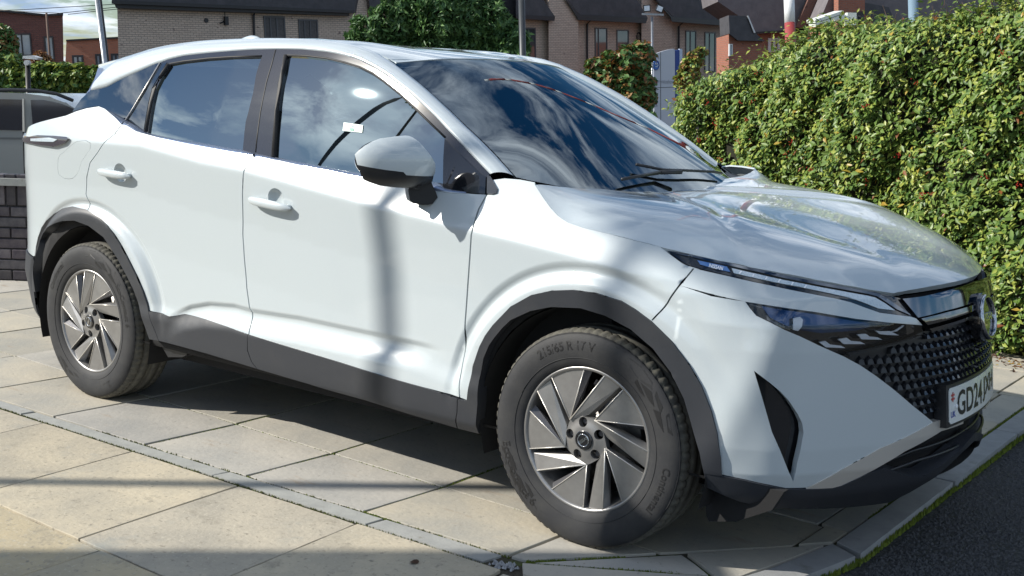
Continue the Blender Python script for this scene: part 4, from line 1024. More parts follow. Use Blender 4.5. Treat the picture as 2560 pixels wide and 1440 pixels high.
# ---------------------------------------------------------------- wheels
def build_wheel(ax, rot, steer, letters):
    Wh = empty('wheel'); Wh.parent = CAR
    RT = .3525; Yc = -.790
    prof = [(-.088, .228), (-.097, .236), (-.103, .250), (-.1065, .268), (-.1085, .288), (-.1085, .305), (-.106, .320), (-.100, .334), (-.0945, .3405), (-.0935, .3405), (-.088, .3475), (-.078, .3505), (-.066, .3515), (-.058, .3518), (-.057, .3440), (-.048, .3440), (-.047, .3522), (-.028, .3525), (-.012, .3525), (-.011, .3445), (-.001, .3445), (0, .3525)]
    prof = prof+[(-y, r) for y, r in prof[::-1][1:]]
    blocks = 72; sub = 4; n_ = blocks*sub; V = []; F = []
    mi = []
    for i in range(n_):
        a = 2*math.pi*i/n_; ph = i % sub
        for j, (y, r) in enumerate(prof):
            shoulder = 9 <= j <= 13 or len(prof)-14 <= j <= len(prof)-10
            rr = r-(.006 if (shoulder and ph == 3) else 0)
            aa = a+(.010*(1 if y < 0 else -1) if shoulder else 0)
            V.append((rr*math.cos(aa), y, rr*math.sin(aa)))
    m_ = len(prof)
    for i in range(n_):
        for j in range(m_-1):
            F.append((i*m_+j, ((i+1) % n_)*m_+j, ((i+1) % n_)*m_+j+1, i*m_+j+1)); mi.append(1 if 8 <= j < m_-9 else 0)
    V = np.array(V)
    cs, sn = math.cos(steer), math.sin(steer)
    def place(P):
        P = np.array(P, float).reshape(-1, 3).copy(); P[:, 1] = P[:, 1]
        x = P[:, 0]*cs-P[:, 1]*sn; y = P[:, 0]*sn+P[:, 1]*cs
        return np.stack([x+ax, y+Yc, P[:, 2]+.3475], 1)
    PT = place(V); zl = PT[:, 2] < .006; PT[zl, 2] = .004+.3*(PT[zl, 2]-.006)*.0
    # bulge at the contact patch
    low = np.clip((.10-PT[:, 2])/.10, 0, 1); PT[:, 1] += np.sign(PT[:, 1]-Yc)*.004*low
    ty = mesh('tyre', PT, F, [rubber, rubber2], Wh, True, mi)
    me = ty.data; bm = bmesh.new(); bm.from_mesh(me); bmesh.ops.recalc_face_normals(bm, faces=bm.faces); bm.to_mesh(me); bm.free()
    def side_y(r):
        pr = sorted([(r_, y_) for y_, r_ in prof[:9]]); return np.interp(r, [p[0] for p in pr], [p[1] for p in pr])
    def polar(r, th_, out=.0006):
        r = np.asarray(r, float); return np.stack([r*np.cos(th_), side_y(r)-out, r*np.sin(th_)], -1)
    # lettering, warped round the side wall (angles in degrees, as seen from outside)
    def ring_text(txt, deg, r0, size, inward=False, sx_=1.0):
        v, f = text_mesh(txt, size, 0, sx_, .0006)
        th_ = math.radians(deg)-(v[:, 0]/r0)*(1 if not inward else -1); rr = r0+(v[:, 1] if not inward else -v[:, 1])
        P = polar(rr, th_, .0010); mesh('tyre_lettering', place(P), f, letter, ty)
    for t_ in letters: ring_text(*t_)
    # angular pattern blocks moulded in the side wall
    mb = MB()
    for base in (rot+52, rot+232):
        for (r1, a1_, r2, a2_, r3, a3_, r4, a4_) in ((.330, 0, .326, 8, .313, 11, .300, 3), (.296, 4, .309, 12, .292, 20, .286, 15), (.327, -10, .331, -2, .298, 1, .305, -6), (.286, 21, .304, 24, .296, 36, .285, 30), (.322, 13, .318, 22, .303, 25, .310, 15), (.280, 1, .294, 1, .279, 12, .274, 8), (.328, 26, .322, 38, .310, 36, .318, 27), (.332, -20, .334, -14, .300, -9, .296, -14)):
            P = polar(np.array([r1, r2, r3, r4]), -np.radians(np.array([a1_, a2_, a3_, a4_]))+math.radians(base), .0009)
            mb.add(place(P), [(0, 1, 2, 3)])
    mb.build('tyre_pattern', letter, ty)['kind'] = 'stuff'
    # fine ring line
    for r_ in (.262, .3375):
        mb = MB(); mb.tube(place([polar(r_, a) for a in np.linspace(0, 2*math.pi, 73)]), .0012, 4, caps=False); mb.build('tyre_bead_line', rubber, ty, True)
    # rim
    rim = mesh('rim', *lathe([(-.088, .2345), (-.093, .2335), (-.095, .2285), (-.092, .2225), (-.084, .2200), (-.07, .2170), (-.02, .205), (.06, .200)], 96, place), alloy, Wh, True)
    dish = mesh('rim_barrel', *lathe([(.055, .202), (.062, .18), (.062, .02)], 48, place), black_hole, rim, True)
    mesh('brake_disc', *lathe([(.018, .165), (.010, .165), (.010, .06), (.006, .055)], 48, place), steel, Wh, True)
    mb = MB(); 
    c0_, c1_ = math.radians(-12), math.radians(24)
    pr = [(.165*math.cos(a), .165*math.sin(a)) for a in np.linspace(c0_, c1_, 8)]+[(.118*math.cos(a), .118*math.sin(a)) for a in np.linspace(c1_, c0_, 8)]
    mb.prism(place([(p[0], -.025, p[1]) for p in pr]), (0, .06, 0)); mb.build('brake_caliper', steel, Wh)
    yo = -.094
    for k in range(5):
        T = math.radians(rot+64-72*k)
        def pt(r, deg, y): a = T+math.radians(deg); return (r*math.cos(a), y, r*math.sin(a))
        # flat blade
        mb = MB()
        arc = [pt(.2225, d, yo+.006) for d in np.linspace(-9, -42, 8)]
        top = [pt(.078, 0, yo+.000)]+arc
        bot = [tuple(np.array(p)+np.array([0, .022, 0])) for p in top]
        bot[0] = pt(.072, -2, yo+.03)
        n2 = len(top); V_ = place(top+bot)
        mb.add(V_, [tuple(range(n2))]+[(i, (i+1) % n2, n2+(i+1) % n2, n2+i) for i in range(n2)]); mb.build('spoke', alloy, rim)
        # bevelled side of the blade
        mb = MB(); V_ = place([pt(.078, 0, yo), pt(.2225, -42, yo+.006), pt(.2225, -47, yo+.026), pt(.10, -22, yo+.030)]); mb.add(V_, [(0, 1, 2, 3)]); mb.build('spoke_bevel', alloyd, rim)
        # ridge spoke
        mb = MB(); A_, B_, C_, D_ = pt(.078, 0, yo-.002), pt(.224, -62, yo+.002), pt(.222, -77, yo+.012), pt(.080, -50, yo+.010)
        E_, F_ = pt(.224, -58.5, yo+.028), pt(.085, -12, yo+.030)
        G1, G2 = pt(.220, -79, yo+.034), pt(.082, -56, yo+.034)
        V_ = place([A_, B_, C_, D_, E_, F_, G1, G2]); mb.add(V_, [(0, 1, 2, 3), (0, 5, 4, 1), (3, 2, 6, 7)]); mb.build('spoke', alloy, rim)
        mb = MB(); mb.tube(place([A_, B_]), .0022, 6); mb.tube(place([pt(.078, 0, yo-.001), pt(.2225, -9, yo+.004)]), .0018, 6); mb.tube(place([pt(.078, 0, yo-.001), pt(.2225, -42, yo+.005)]), .0016, 6); mb.build('spoke_edge', silver, rim, True)
    # hub plate with wheel nut holes
    hp = []
    for k in range(5):
        T = rot+64-72*k
        hp += [(.080, T), (.072, T-16), (.074, T-36), (.074, T-56)]
    poly_ = [(r*math.cos(math.radians(a)), r*math.sin(math.radians(a))) for r, a in hp]
    lug = [(.0565, rot+64+35.5-72*k) for k in range(5)]
    holes_ = [[(r*math.cos(math.radians(a))+.0160*math.cos(b), r*math.sin(math.radians(a))+.0160*math.sin(b)) for b in np.linspace(0, 2*math.pi, 15)[:-1]] for r, a in lug]
    def hs(u, v):
        u = np.asarray(u, float); v = np.asarray(v, float); r = np.hypot(u, v)
        P = np.stack([u, yo+.004-.006*sstep(.07, .035, r)+0*u, v], -1); sh = P.shape; return place(P.reshape(-1, 3)).reshape(sh)
    # local reference for orientation is the car's middle, fine for a near side wheel
    panel('hub_plate', poly_, hs, alloy, rim, res=.01, flange=.02, holes=holes_)
    mb = MB()
    for r, a in lug:
        c = (r*math.cos(math.radians(a)), 0, r*math.sin(math.radians(a)))
        mb.tube(place([(c[0], yo+.028, c[2]), (c[0], yo+.016, c[2])]), .009, 6)
    mb.build('wheel_nut', alloyd, rim)
    mb = MB(); mb.tube(place([(0, yo+.002, 0), (0, yo-.006, 0), (0, yo-.0075, 0)]), [.031, .031, .0285], 32); cap_ = mb.build('centre_cap', badge_k, rim)
    mb = MB(); tl = math.radians(rot+40)
    mb.tube(place([(.0195*math.cos(a), yo-.008, .0195*math.sin(a)) for a in np.linspace(0, 2*math.pi, 33)]), .0016, 6, caps=False); mb.build('cap_ring', chrome, cap_, True)
    v, f = text_mesh('NISSAN', .0135, 0, 1, .0003); ct, st_ = math.cos(tl), math.sin(tl)
    mesh('cap_lettering', place([(p[0]*ct-p[1]*st_, yo-.0082, p[0]*st_+p[1]*ct) for p in v]), f, chrome, cap_)
    mb = MB(); mb.tube(place([(.19*math.cos(math.radians(rot+84)), yo+.03, .19*math.sin(math.radians(rot+84))), (.178*math.cos(math.radians(rot+84)), yo+.018, .178*math.sin(math.radians(rot+84)))]), .005, 8); mb.build('tyre_valve', satin_black, rim)
    return Wh
def lathe(prof, n, place):
    V = []; m_ = len(prof)
    for i in range(n):
        a = 2*math.pi*i/n
        for y, r in prof: V.append((r*math.cos(a), y, r*math.sin(a)))
    F = [(i*m_+j, ((i+1) % n)*m_+j, ((i+1) % n)*m_+j+1, i*m_+j+1) for i in range(n) for j in range(m_-1)]
    return place(V), F
W1_ = build_wheel(0, 0, .025, [('215/65 R 17 V', 105, .300, .040, False, .95), ('EcoContact 6', 213, .300, .042, True, 1.0), ('Continental', -20, .300, .034, False, 1.0)])
W2_ = build_wheel(-2.665, 24, 0, [('215/65 R 17 V', -78, .300, .040, False, .95), ('EcoContact 6', 22, .300, .036, False, 1.0), ('Continental', 142, .300, .034, False, 1.0)])
# far side wheels: turned copies
for Wh in (W1_, W2_):
    c = Wh.copy(); col.objects.link(c); c.parent = CAR; c.scale = (1, -1, 1)
    for ch in Wh.children:
        if ch.name.split('.')[0] in ('tyre', 'rim', 'brake_disc'):
            d = ch.copy(); col.objects.link(d); d.parent = c
# ============================================================ THE PLACE
def rmat(name, base, rough=.9, var=.12, noise=None, bump=None, spec=.3, tint=None, dirt=None):
    """material whose colour differs a little from object to object"""
    m = mat(name, base, rough, spec=spec, noise=noise, bump=bump); nt = m.node_tree; b = nt.nodes['Principled BSDF']
    oi = nt.nodes.new('ShaderNodeObjectInfo'); hs = nt.nodes.new('ShaderNodeHueSaturation')
    mr = nt.nodes.new('ShaderNodeMapRange'); mr.inputs['To Min'].default_value = 1-var; mr.inputs['To Max'].default_value = 1+var
    nt.links.new(oi.outputs['Random'], mr.inputs['Value']); nt.links.new(mr.outputs[0], hs.inputs['Value'])
    mr2 = nt.nodes.new('ShaderNodeMapRange'); mr2.inputs['To Min'].default_value = .6; mr2.inputs['To Max'].default_value = 1.25
    ml = nt.nodes.new('ShaderNodeMath'); ml.operation = 'MULTIPLY'; ml.inputs[1].default_value = 7.31
    fr = nt.nodes.new('ShaderNodeMath'); fr.operation = 'FRACT'
    nt.links.new(oi.outputs['Random'], ml.inputs[0]); nt.links.new(ml.outputs[0], fr.inputs[0]); nt.links.new(fr.outputs[0], mr2.inputs['Value']); nt.links.new(mr2.outputs[0], hs.inputs['Saturation'])
    src = b.inputs['Base Color'].links[0].from_socket if b.inputs['Base Color'].links else None
    if src: nt.links.new(src, hs.inputs['Color'])
    else: hs.inputs['Color'].default_value = (*base, 1)
    out = hs.outputs[0]
    if dirt:    # second layer of blotches: (scale, colour, lo, hi)
        for d_ in dirt:
            n = nt.nodes.new('ShaderNodeTexNoise'); n.inputs['Scale'].default_value = d_[0]; n.inputs['Detail'].default_value = 9; n.inputs['Roughness'].default_value = .68
            gm_ = nt.nodes.new('ShaderNodeNewGeometry')
            if len(d_) > 4:
                mp = nt.nodes.new('ShaderNodeMapping'); mp.inputs['Scale'].default_value = d_[4]; mp.inputs['Rotation'].default_value = (0, 0, math.radians(d_[5])); nt.links.new(gm_.outputs['Position'], mp.inputs[0]); nt.links.new(mp.outputs[0], n.inputs['Vector'])
            else: nt.links.new(gm_.outputs['Position'], n.inputs['Vector'])
            r = nt.nodes.new('ShaderNodeValToRGB'); r.color_ramp.elements[0].position = d_[2]; r.color_ramp.elements[1].position = d_[3]
            nt.links.new(n.outputs['Fac'], r.inputs[0]); mx_ = nt.nodes.new('ShaderNodeMixRGB'); nt.links.new(r.outputs[0], mx_.inputs[0]); nt.links.new(out, mx_.inputs[1]); mx_.inputs[2].default_value = (*d_[1], 1); out = mx_.outputs[0]
    nt.links.new(out, b.inputs['Base Color'])
    return m
slab_a = rmat('sandstone_slab_warm', (.50, .435, .32), .92, .07, noise=(3.1, (.34, .31, .25), 10, .35, .7), bump=(55, .55, .004),
              dirt=[(9, (.25, .225, .18), .56, .76), (70, (.50, .46, .37), .56, .70), (42, (.26, .235, .19), .57, .66), (3.0, (.30, .30, .27), .56, .72)])
slab_b = rmat('sandstone_slab_grey', (.46, .42, .345), .9, .09, noise=(2.4, (.31, .305, .28), 10, .35, .7), bump=(48, .5, .0035),
              dirt=[(2.6, (.33, .26, .19), .60, .74, (1, 4, 1), 37), (11, (.24, .225, .20), .63, .8), (60, (.46, .43, .37), .58, .72), (34, (.24, .225, .195), .60, .70)])
edging = rmat('concrete_edging', (.36, .365, .34), .93, .06, noise=(12, (.29, .295, .28), 9), bump=(120, .5, .002), dirt=[(20, (.18, .17, .14), .6, .75)])
kerb_m = rmat('kerb_concrete', (.30, .31, .32), .9, .05, noise=(9, (.24, .25, .26), 9), bump=(150, .5, .002), dirt=[(6, (.16, .16, .15), .58, .75)])
soil = mat('joint_dirt', (.035, .030, .022), 1, noise=(30, (.07, .06, .045), 8), bump=(80, 1, .01))
asphalt = mat('asphalt', (.036, .038, .043), .8, noise=(70, (.09, .094, .10), 8, .48, .70), bump=(110, 1.0, .02))
chip = rmat('asphalt_chipping', (.085, .088, .095), .7, .3)
moss_m = mat('moss', (.075, .115, .012), .95, noise=(40, (.16, .20, .02), 6), bump=(300, .8, .004))
mossd = mat('moss_dark', (.05, .05, .015), .95, noise=(40, (.10, .12, .02), 6))
gnd = mesh('ground', [(-60, -60, -.045), (60, -60, -.045), (140, 140, -.045), (-140, 140, -.045), (-140, -60, -.045), (140, -60, -.045)], [(4, 0, 1, 5, 2, 3)], soil); tag(gnd, kind='structure')
PAV = empty('pavement'); tag(PAV, kind='structure')
def clip(poly, a, b, c):
    """keep a*x+b*y<=c"""
    out = []
    for i in range(len(poly)):
        p, q = poly[i], poly[(i+1) % len(poly)]; dp = a*p[0]+b*p[1]-c; dq = a*q[0]+b*q[1]-c
        if dp <= 0: out.append(p)
        if dp*dq < 0: t = dp/(dp-dq); out.append((p[0]+(q[0]-p[0])*t, p[1]+(q[1]-p[1])*t))
    return out
SLABS = []
def slab(poly, m, name='paving_slab', gap_=.0032, th_=.05, z=None, chip_=.004, parent=PAV):
    P = [p for i, p in enumerate(poly) if math.hypot(p[0]-poly[i-1][0], p[1]-poly[i-1][1]) > .004]
    if len(P) < 3: return
    P = np.array(P, float)
    A = .5*sum(P[i][0]*P[(i+1) % len(P)][1]-P[(i+1) % len(P)][0]*P[i][1] for i in range(len(P)))
    if abs(A) < .004: return
    if A < 0: P = P[::-1]
    n = len(P); ins = []
    for i in range(n):   # inset
        p0, p1, p2 = P[i-1], P[i], P[(i+1) % n]; e1 = (p1-p0)/np.linalg.norm(p1-p0); e2 = (p2-p1)/np.linalg.norm(p2-p1)
        n1 = np.array([-e1[1], e1[0]]); n2 = np.array([-e2[1], e2[0]]); bs = n1+n2; bs /= max(.3, bs@bs)/2 if False else np.linalg.norm(bs)
        ins.append(p1+bs*gap_/max(.35, bs@n1))
    ins = np.array(ins); c = ins.mean(0); top = []
    for i in range(n):
        a, b = ins[i], ins[(i+1) % n]; k = max(1, int(np.linalg.norm(b-a)/.06))
        for t in range(k):
            q = a+(b-a)*t/k; w = (rng.normal(0, .0012) if t else 0); d = (c-q)/np.linalg.norm(c-q); top.append(q+d*abs(w)+d*(.006*rng.random() if t == 0 else 0))
    top = np.array(top); N = len(top); z0 = rng.normal(0, .0016) if z is None else z; tx_, ty_ = rng.normal(0, .002, 2)
    zt_ = lambda q: z0+tx_*(q[0]-c[0])+ty_*(q[1]-c[1])
    V = [(*q, zt_(q)-.0) for q in top+(c-top)*.006]; V += [(*q, zt_(q)-.0018) for q in top]; V += [(*q, -th_) for q in top]
    F = [tuple(range(N))]+[(N+i, N+(i+1) % N, (i+1) % N, i) for i in range(N)]+[(2*N+i, 2*N+(i+1) % N, N+(i+1) % N, N+i) for i in range(N)]
    o = mesh(name, [(v[0]-c[0], v[1]-c[1], v[2]) for v in V], F, m, parent); o.location = (c[0], c[1], 0)
    return o
def line_y(k):     # the long joints, k=0 is the one just behind the concrete edging
    return lambda x: -.752-.022*x*0-(.0225*(x+.69)) + .602*k if k else -.748-.020*(x+.69)
strip_t = lambda x: -1.103+.031*(x+.06); strip_b = lambda x: -1.192+.022*(x+.11)
diag = (.767, -.642, .767*(-.056)+-.642*(-1.103))     # the slanted cut: x*.767-y*.642 <= c
kin = (1., 0.004, .606)
joints = [-.69, -1.272, -1.862, -2.47, -3.075, -3.65, -4.24, -4.79, -5.4, -6.0, -6.6, -7.2, -7.8]
jx = joints[::-1]+[-.085, .52, 1.12]
for k in range(-1, 15):
    lo = strip_t if k == -1 else line_y(k); hi = line_y(k+1) if k >= 0 else line_y(0)
    sh = 0 if k % 1 == 0 else .3
    for i in range(len(jx)-1):
        a, b = jx[i]+.004, jx[i+1]; sk = .033
        a1, b1 = a+(-.03 if k == -1 else -.02*k), b+(-.03 if k == -1 else -.02*k)
        a2, b2 = a1+(.0 if k >= 0 else .03), b1+(.0 if k >= 0 else .03)
        p = [(a1, lo(a1)), (b1, lo(b1)), (b2, hi(b2)), (a2, hi(a2))]
        if k <= 0: p = clip(p, *diag)
        p = clip(p, *kin)
        if len(p) > 2 and max(q[1] for q in p) < 9: slab(p, slab_b)
# near rows
nj = [-3.06, -2.44, -1.845, -1.235, -.655, -.06]
for i in range(len(nj)-1):
    a, b = nj[i], nj[i+1]; t_ = .035
    slab([(a+.0, strip_b(a)-.012), (b, strip_b(b)-.012), (b+t_, -1.893), (a+t_, -1.893)], slab_a)
nj2 = [-2.9, -2.29, -1.67, -1.07, -.47, .13, .73]
for i in range(len(nj2)-1):
    slab([(nj2[i], -1.893), (nj2[i+1], -1.893), (nj2[i+1], -2.5), (nj2[i], -2.5)], slab_a); slab([(nj2[i], -2.5), (nj2[i+1], -2.5), (nj2[i+1], -3.1), (nj2[i], -3.1)], slab_a)
slab([(-.05, -1.215), (.45, -1.18), (.48, -1.893), (-.02, -1.893)], slab_a)
# paving between the slanted joint and the second kerb stone
slab([(-.05, -1.125), (.435, -.835), (.425, -1.16), (.0, -1.195)], slab_b)
slab([(-.035, -1.098), (.285, -.725), (.432, -.815)], slab_b)
slab([(.292, -.718), (.597, -.345), (.535, -.66), (.46, -.96), (.438, -.815)], slab_b)
slab([(.44, -.83), (.462, -.975), (.43, -1.17), (.43, -1.17)], slab_b)
# concrete edging
for a, b in ((-5.2, -4.4), (-4.4, -3.5), (-3.5, -2.62), (-2.62, -1.385), (-1.385, -.62), (-.62, -.13)):
    slab([(a, strip_t(a)-.004), (b, strip_t(b)-.004), (b-.012, strip_b(b)), (a-.012, strip_b(a))], edging, 'edging_stone', gap_=.003)
for a, b in ((-7.3, -5.2),): slab([(a, strip_t(a)), (b, strip_t(b)), (b, strip_b(b)), (a, strip_b(a))], edging, 'edging_stone')
# far left rows beyond the edging
for k in range(1, 3):
    for i in range(6):
        a = -3.06-.61*i; slab([(a, strip_b(a)-.012), (a-.61, strip_b(a-.61)-.012), (a-.61, -1.893), (a, -1.893)], slab_a) if k == 1 else slab([(a, -1.893), (a-.61, -1.893), (a-.61, -2.5), (a, -2.5)], slab_a)
# kerb stones
ks = [-.335, .605, 1.5, 2.4, 3.3, 4.2, 5.1]
for a, b in zip(ks[:-1], ks[1:]): slab([(.613, a+.03*(a < 0)), (.613, b), (.712, b), (.717, a-.02*(a < 0))], kerb_m, 'kerb_stone', gap_=.003, th_=.09, z=.004)
slab([(.608, -.318), (.712, -.372), (.662, -.62), (.56, -.93), (.46, -.93), (.545, -.65)], kerb_m, 'kerb_stone', gap_=.003, th_=.09, z=.003)
slab([(.46, -.94), (.56, -.94), (.46, -1.9), (.35, -1.9)], kerb_m, 'kerb_stone', gap_=.003, th_=.09, z=.003)
fill = mat('joint_sand', (.060, .052, .038), 1, noise=(3.2, (.075, .10, .018), 6, .50, .60), bump=(150, 1, .006))
fl = mesh('joint_fill', [(-9, -6, -.009), (.52, -6, -.009), (.52, -.95, -.009), (.612, -.35, -.009), (.612, 10, -.009), (-9, 10, -.009)], [(0, 1, 2, 3, 4, 5)], fill); tag(fl, kind='structure')
road = mesh('road', [(.5, -6, -.034), (9, -6, -.034), (9, 12, -.034), (.5, 12, -.034)], [(0, 1, 2, 3)], asphalt); tag(road, kind='structure')
# chippings standing out of the asphalt (uncountable)
mb = MB()
for _ in range(8000):
    x = .74+abs(rng.normal(0, .35)); y = rng.uniform(-.9, 1.9); s_ = rng.uniform(.004, .010); a = rng.random()*6.28; z = -.034
    if x > 1.7: continue
    c = np.array([x, y, z]); q = [c+np.array([math.cos(a+k)*s_*rng.uniform(.7, 1.2), math.sin(a+k)*s_*rng.uniform(.7, 1.2), 0]) for k in (0, 1.5, 3.1, 4.6)]
    mb.add(q+[c+np.array([rng.normal(0, s_*.3), rng.normal(0, s_*.3), s_*.7])], [(0, 1, 4), (1, 2, 4), (2, 3, 4), (3, 0, 4)])
o = mb.build('chippings', chip); tag(o, kind='stuff')
# moss along the kerb and in the joints
def moss(name, pts, width, n, size, m, up=.012, z0=-.03):
    mb = MB(); pts = np.array(pts, float); L = arclen(np.c_[pts, np.zeros(len(pts))]) if pts.shape[1] == 2 else arclen(pts)
    for _ in range(n):
        t = rng.random()*L[-1]; x = np.interp(t, L, pts[:, 0]); y = np.interp(t, L, pts[:, 1]); j = min(np.searchsorted(L, t), len(L)-1); j = max(j, 1)
        d = pts[j]-pts[j-1]; d = d/np.linalg.norm(d); nn = np.array([d[1], -d[0]])
        cl = .5+.5*math.sin(t*23+1.3*math.sin(t*9)); w = width*(.25+.75*cl)
        off_ = abs(rng.normal(0, w*.55)); x += nn[0]*off_; y += nn[1]*off_
        if rng.random() > .25+.75*cl: continue
        s_ = size*rng.uniform(.5, 1.3); h = up*rng.uniform(.3, 1.1)*(1-min(1, off_/(width*1.6)))+.002
        a = rng.random()*6.28; q = [np.array([x+math.cos(a+k)*s_, y+math.sin(a+k)*s_, z0]) for k in (0, 2.1, 4.2)]
        mb.add(q+[np.array([x+rng.normal(0, s_*.5), y+rng.normal(0, s_*.5), z0+h])], [(0, 1, 3), (1, 2, 3), (2, 0, 3)])
    o = mb.build(name, m); tag(o, kind='stuff'); return o
moss('kerb_moss', [(.722, 3.0), (.722, -.36), (.67, -.62), (.57, -.93)], .075, 9000, .006, moss_m, .022)
def jline(P, n, m=moss_m, w=.006, s=.0045, up=.009, z0=-.008):
    P = np.array(P, float); d = (P[-1]-P[0])/np.linalg.norm(P[-1]-P[0]); nn = np.array([d[1], -d[0]])
    return moss('joint_moss', P-nn*.004, w, n, s, m, up, z0)
gy0 = line_y(0)
jline([(-.69, gy0(-.69)), (-1.272, gy0(-1.27)), (-1.862, gy0(-1.86)), (-2.47, gy0(-2.47)), (-3.075, gy0(-3.075)), (-3.65, gy0(-3.65)), (-4.2, gy0(-4.2))], 1500)
jline([(.1, gy0(.1)), (-.69, gy0(-.69))], 500)
for x in (-.69, -1.27, -1.86, -3.07, -3.65): jline([(x-.0, gy0(x)+.5), (x-.0, gy0(x)), (x-.02, -1.12)], 500)
jline([(x, strip_t(x)) for x in np.linspace(-2.2, -.1, 12)], 700, mossd)
jline([(x, strip_t(x)) for x in np.linspace(-.72, -.55, 5)], 300)
jline([(x, strip_b(x)-.006) for x in np.linspace(-3.4, -.1, 16)], 1800, mossd, .012)
jline([(-.05, -1.10), (.16, -.86)], 450); jline([(-.05, -1.12), (.35, -.86)], 500)
jline([(.606, .0), (.606, 1.0), (.60, 2.9)], 1600, moss_m, .012, .006, .010)
# a fallen leaf and a crumb of mortar
leafm = mat('dead_leaf', (.06, .03, .018), .8)
c = PZ([(1035, 1410)])[0]; mb = MB(); ring = [(c[0]+.013*math.cos(a)*(1+.2*math.sin(3*a)), c[1]+.016*math.sin(a), .004+.006*abs(math.sin(a))) for a in np.linspace(0, 2*math.pi, 11)[:-1]]
mb.add(ring+[(c[0], c[1], .014)], [(i, (i+1) % 10, 10) for i in range(10)]); o = mb.build('dead_leaf', leafm); tag(o, 'small curled brown dead leaf lying on the slab nearest the camera', 'leaf')
mort = mat('mortar_crumbs', (.42, .43, .45), .95, bump=(90, 1, .01), noise=(60, (.25, .25, .26), 6))
c = PZ([(1258, 1412)])[0]; mb = MB()
for _ in range(46):
    p = c+np.array([rng.normal(0, .020), rng.normal(0, .014), 0]); s_ = rng.uniform(.003, .009)
    q = [p+np.array([math.cos(k)*s_*rng.uniform(.7, 1.2), math.sin(k)*s_*rng.uniform(.7, 1.2), -.004]) for k in (0, 1.2, 2.5, 3.8, 5.1)]; mb.add(q+[p+np.array([0, 0, s_*.8])], [(i, (i+1) % 5, 5) for i in range(5)])
o = mb.build('mortar_crumbs', mort); tag(o, kind='stuff')
# ---------------------------------------------------------------- low brick wall on the left
UPV = np.array([-.032, -.042, 1.]); UPV /= np.linalg.norm(UPV)
RH = np.array([RX[0], RX[1], 0]); RH /= np.linalg.norm(RH); FH = np.array([FW[0], FW[1], 0]); FH /= np.linalg.norm(FH)
brick_e = rmat('engineering_brick', (.055, .045, .058), .45, .45, noise=(18, (.10, .085, .09), 6), bump=(60, .5, .003), spec=.5)
mortar_d = mat('mortar_dark', (.045, .043, .045), .95, bump=(60, .6, .004))
WALL = empty('brick_wall'); tag(WALL, 'low dark purple brick wall with a grey coping behind the rear of the white car', 'wall')
wo = PZ([(40, 704)])[0]; wo = wo+FH*.03
hw = .655
mb = MB(); mb.box(wo+FH*.11+np.array([0, 0, hw/2])+RH*0, (5.0, .19, hw), (RH, FH, (0, 0, 1)), 0); mb.build('mortar_bed', mortar_d, WALL)
bme = bpy.data.meshes.new('brick'); bm = bmesh.new(); bmesh.ops.create_cube(bm, size=1); bmesh.ops.scale(bm, vec=(.215, .102, .065), verts=bm.verts); bmesh.ops.bevel(bm, geom=bm.edges[:], offset=.004, segments=1, affect='EDGES'); bm.to_mesh(bme); bm.free(); bme.materials.append(brick_e)
RW = Matrix(((RH[0], FH[0], 0), (RH[1], FH[1], 0), (0, 0, 1))).to_4x4()
nb = 0
for r_ in range(7):
    x = -1.5+(.1125 if r_ % 2 else 0)
    while x < 1.8 and nb < 280:
        o = bpy.data.objects.new('brick', bme); col.objects.link(o); o.parent = WALL
        p = wo+RH*x+FH*(.05+rng.normal(0, .0015))+np.array([0, 0, .04+.075*r_]); o.matrix_local = Matrix.Translation(Vector(p)) @ RW; nb += 1; x += .225
x = -1.5
while x < 1.8:      # soldier course on top
    o = bpy.data.objects.new('brick', bme); col.objects.link(o); o.parent = WALL
    p = wo+RH*x+FH*.052+np.array([0, 0, .04+.075*6+.038+.115]); o.matrix_local = Matrix.Translation(Vector(p)) @ RW @ Matrix.Rotation(math.pi/2, 4, 'Y'); x += .0775
for x in (-1.9, -1.0, -.1, .8, 1.7):
    mb = MB(); mb.box(wo+RH*x+FH*.10+np.array([0, 0, hw+.045]), (.893, .27, .05), (RH, FH, (0, 0, 1))); mb.build('coping_stone', edging, WALL)
# ---------------------------------------------------------------- grey car behind the wall
SV = empty('parked_car'); tag(SV, 'metallic grey estate car behind the low brick wall, roof rails on top', 'car')
gpaint = mat('grey_paint', (.24, .255, .26), .35, .3, coat=1)
gwin = mat('dark_window', (.012, .016, .028), .05, coat=1)
do = 10.6; co = PD([(0, 400)], do)[0]; co[2] = 0
def sv(x, z, d=0.): return co+RH*x+FH*d+np.array([0, 0, z])
def px_sv(px, d=0.):
    P = on_plane(px, FH, co@FH+d); return np.stack([(P-co)@RH, P[:, 2]], 1)
pr = px_sv([(-420, 300), (-380, 262), (-250, 240), (-100, 233), (0, 231), (60, 233), (120, 241), (160, 256), (200, 278), (250, 320), (262, 380), (262, 470)])
pr = [tuple(p) for p in pr]+[(pr[-1][0], .25), (pr[0][0]-1.4, .25), (pr[0][0]-1.4, .85)]
mb = MB(); mb.prism([sv(x, z) for x, z in pr], FH*1.7); mb.build('body', gpaint, SV)
for nm, px in (('rear_quarter_window', [(78, 250), (110, 250), (150, 258), (186, 272), (196, 285), (170, 312), (120, 330), (84, 329)]), ('rear_door_window', [(-120, 250), (-40, 247), (56, 249), (56, 326), (-120, 322)])):
    q = px_sv(px); mb = MB(); mb.prism([sv(x, z, -.012) for x, z in q], FH*.01); mb.build(nm, gwin, SV)
q = px_sv([(57, 247), (61, 247), (63, 329), (58, 329)]); mb = MB(); mb.prism([sv(x, z, -.016) for x, z in q], FH*.01); mb.build('window_divider', silver, SV)
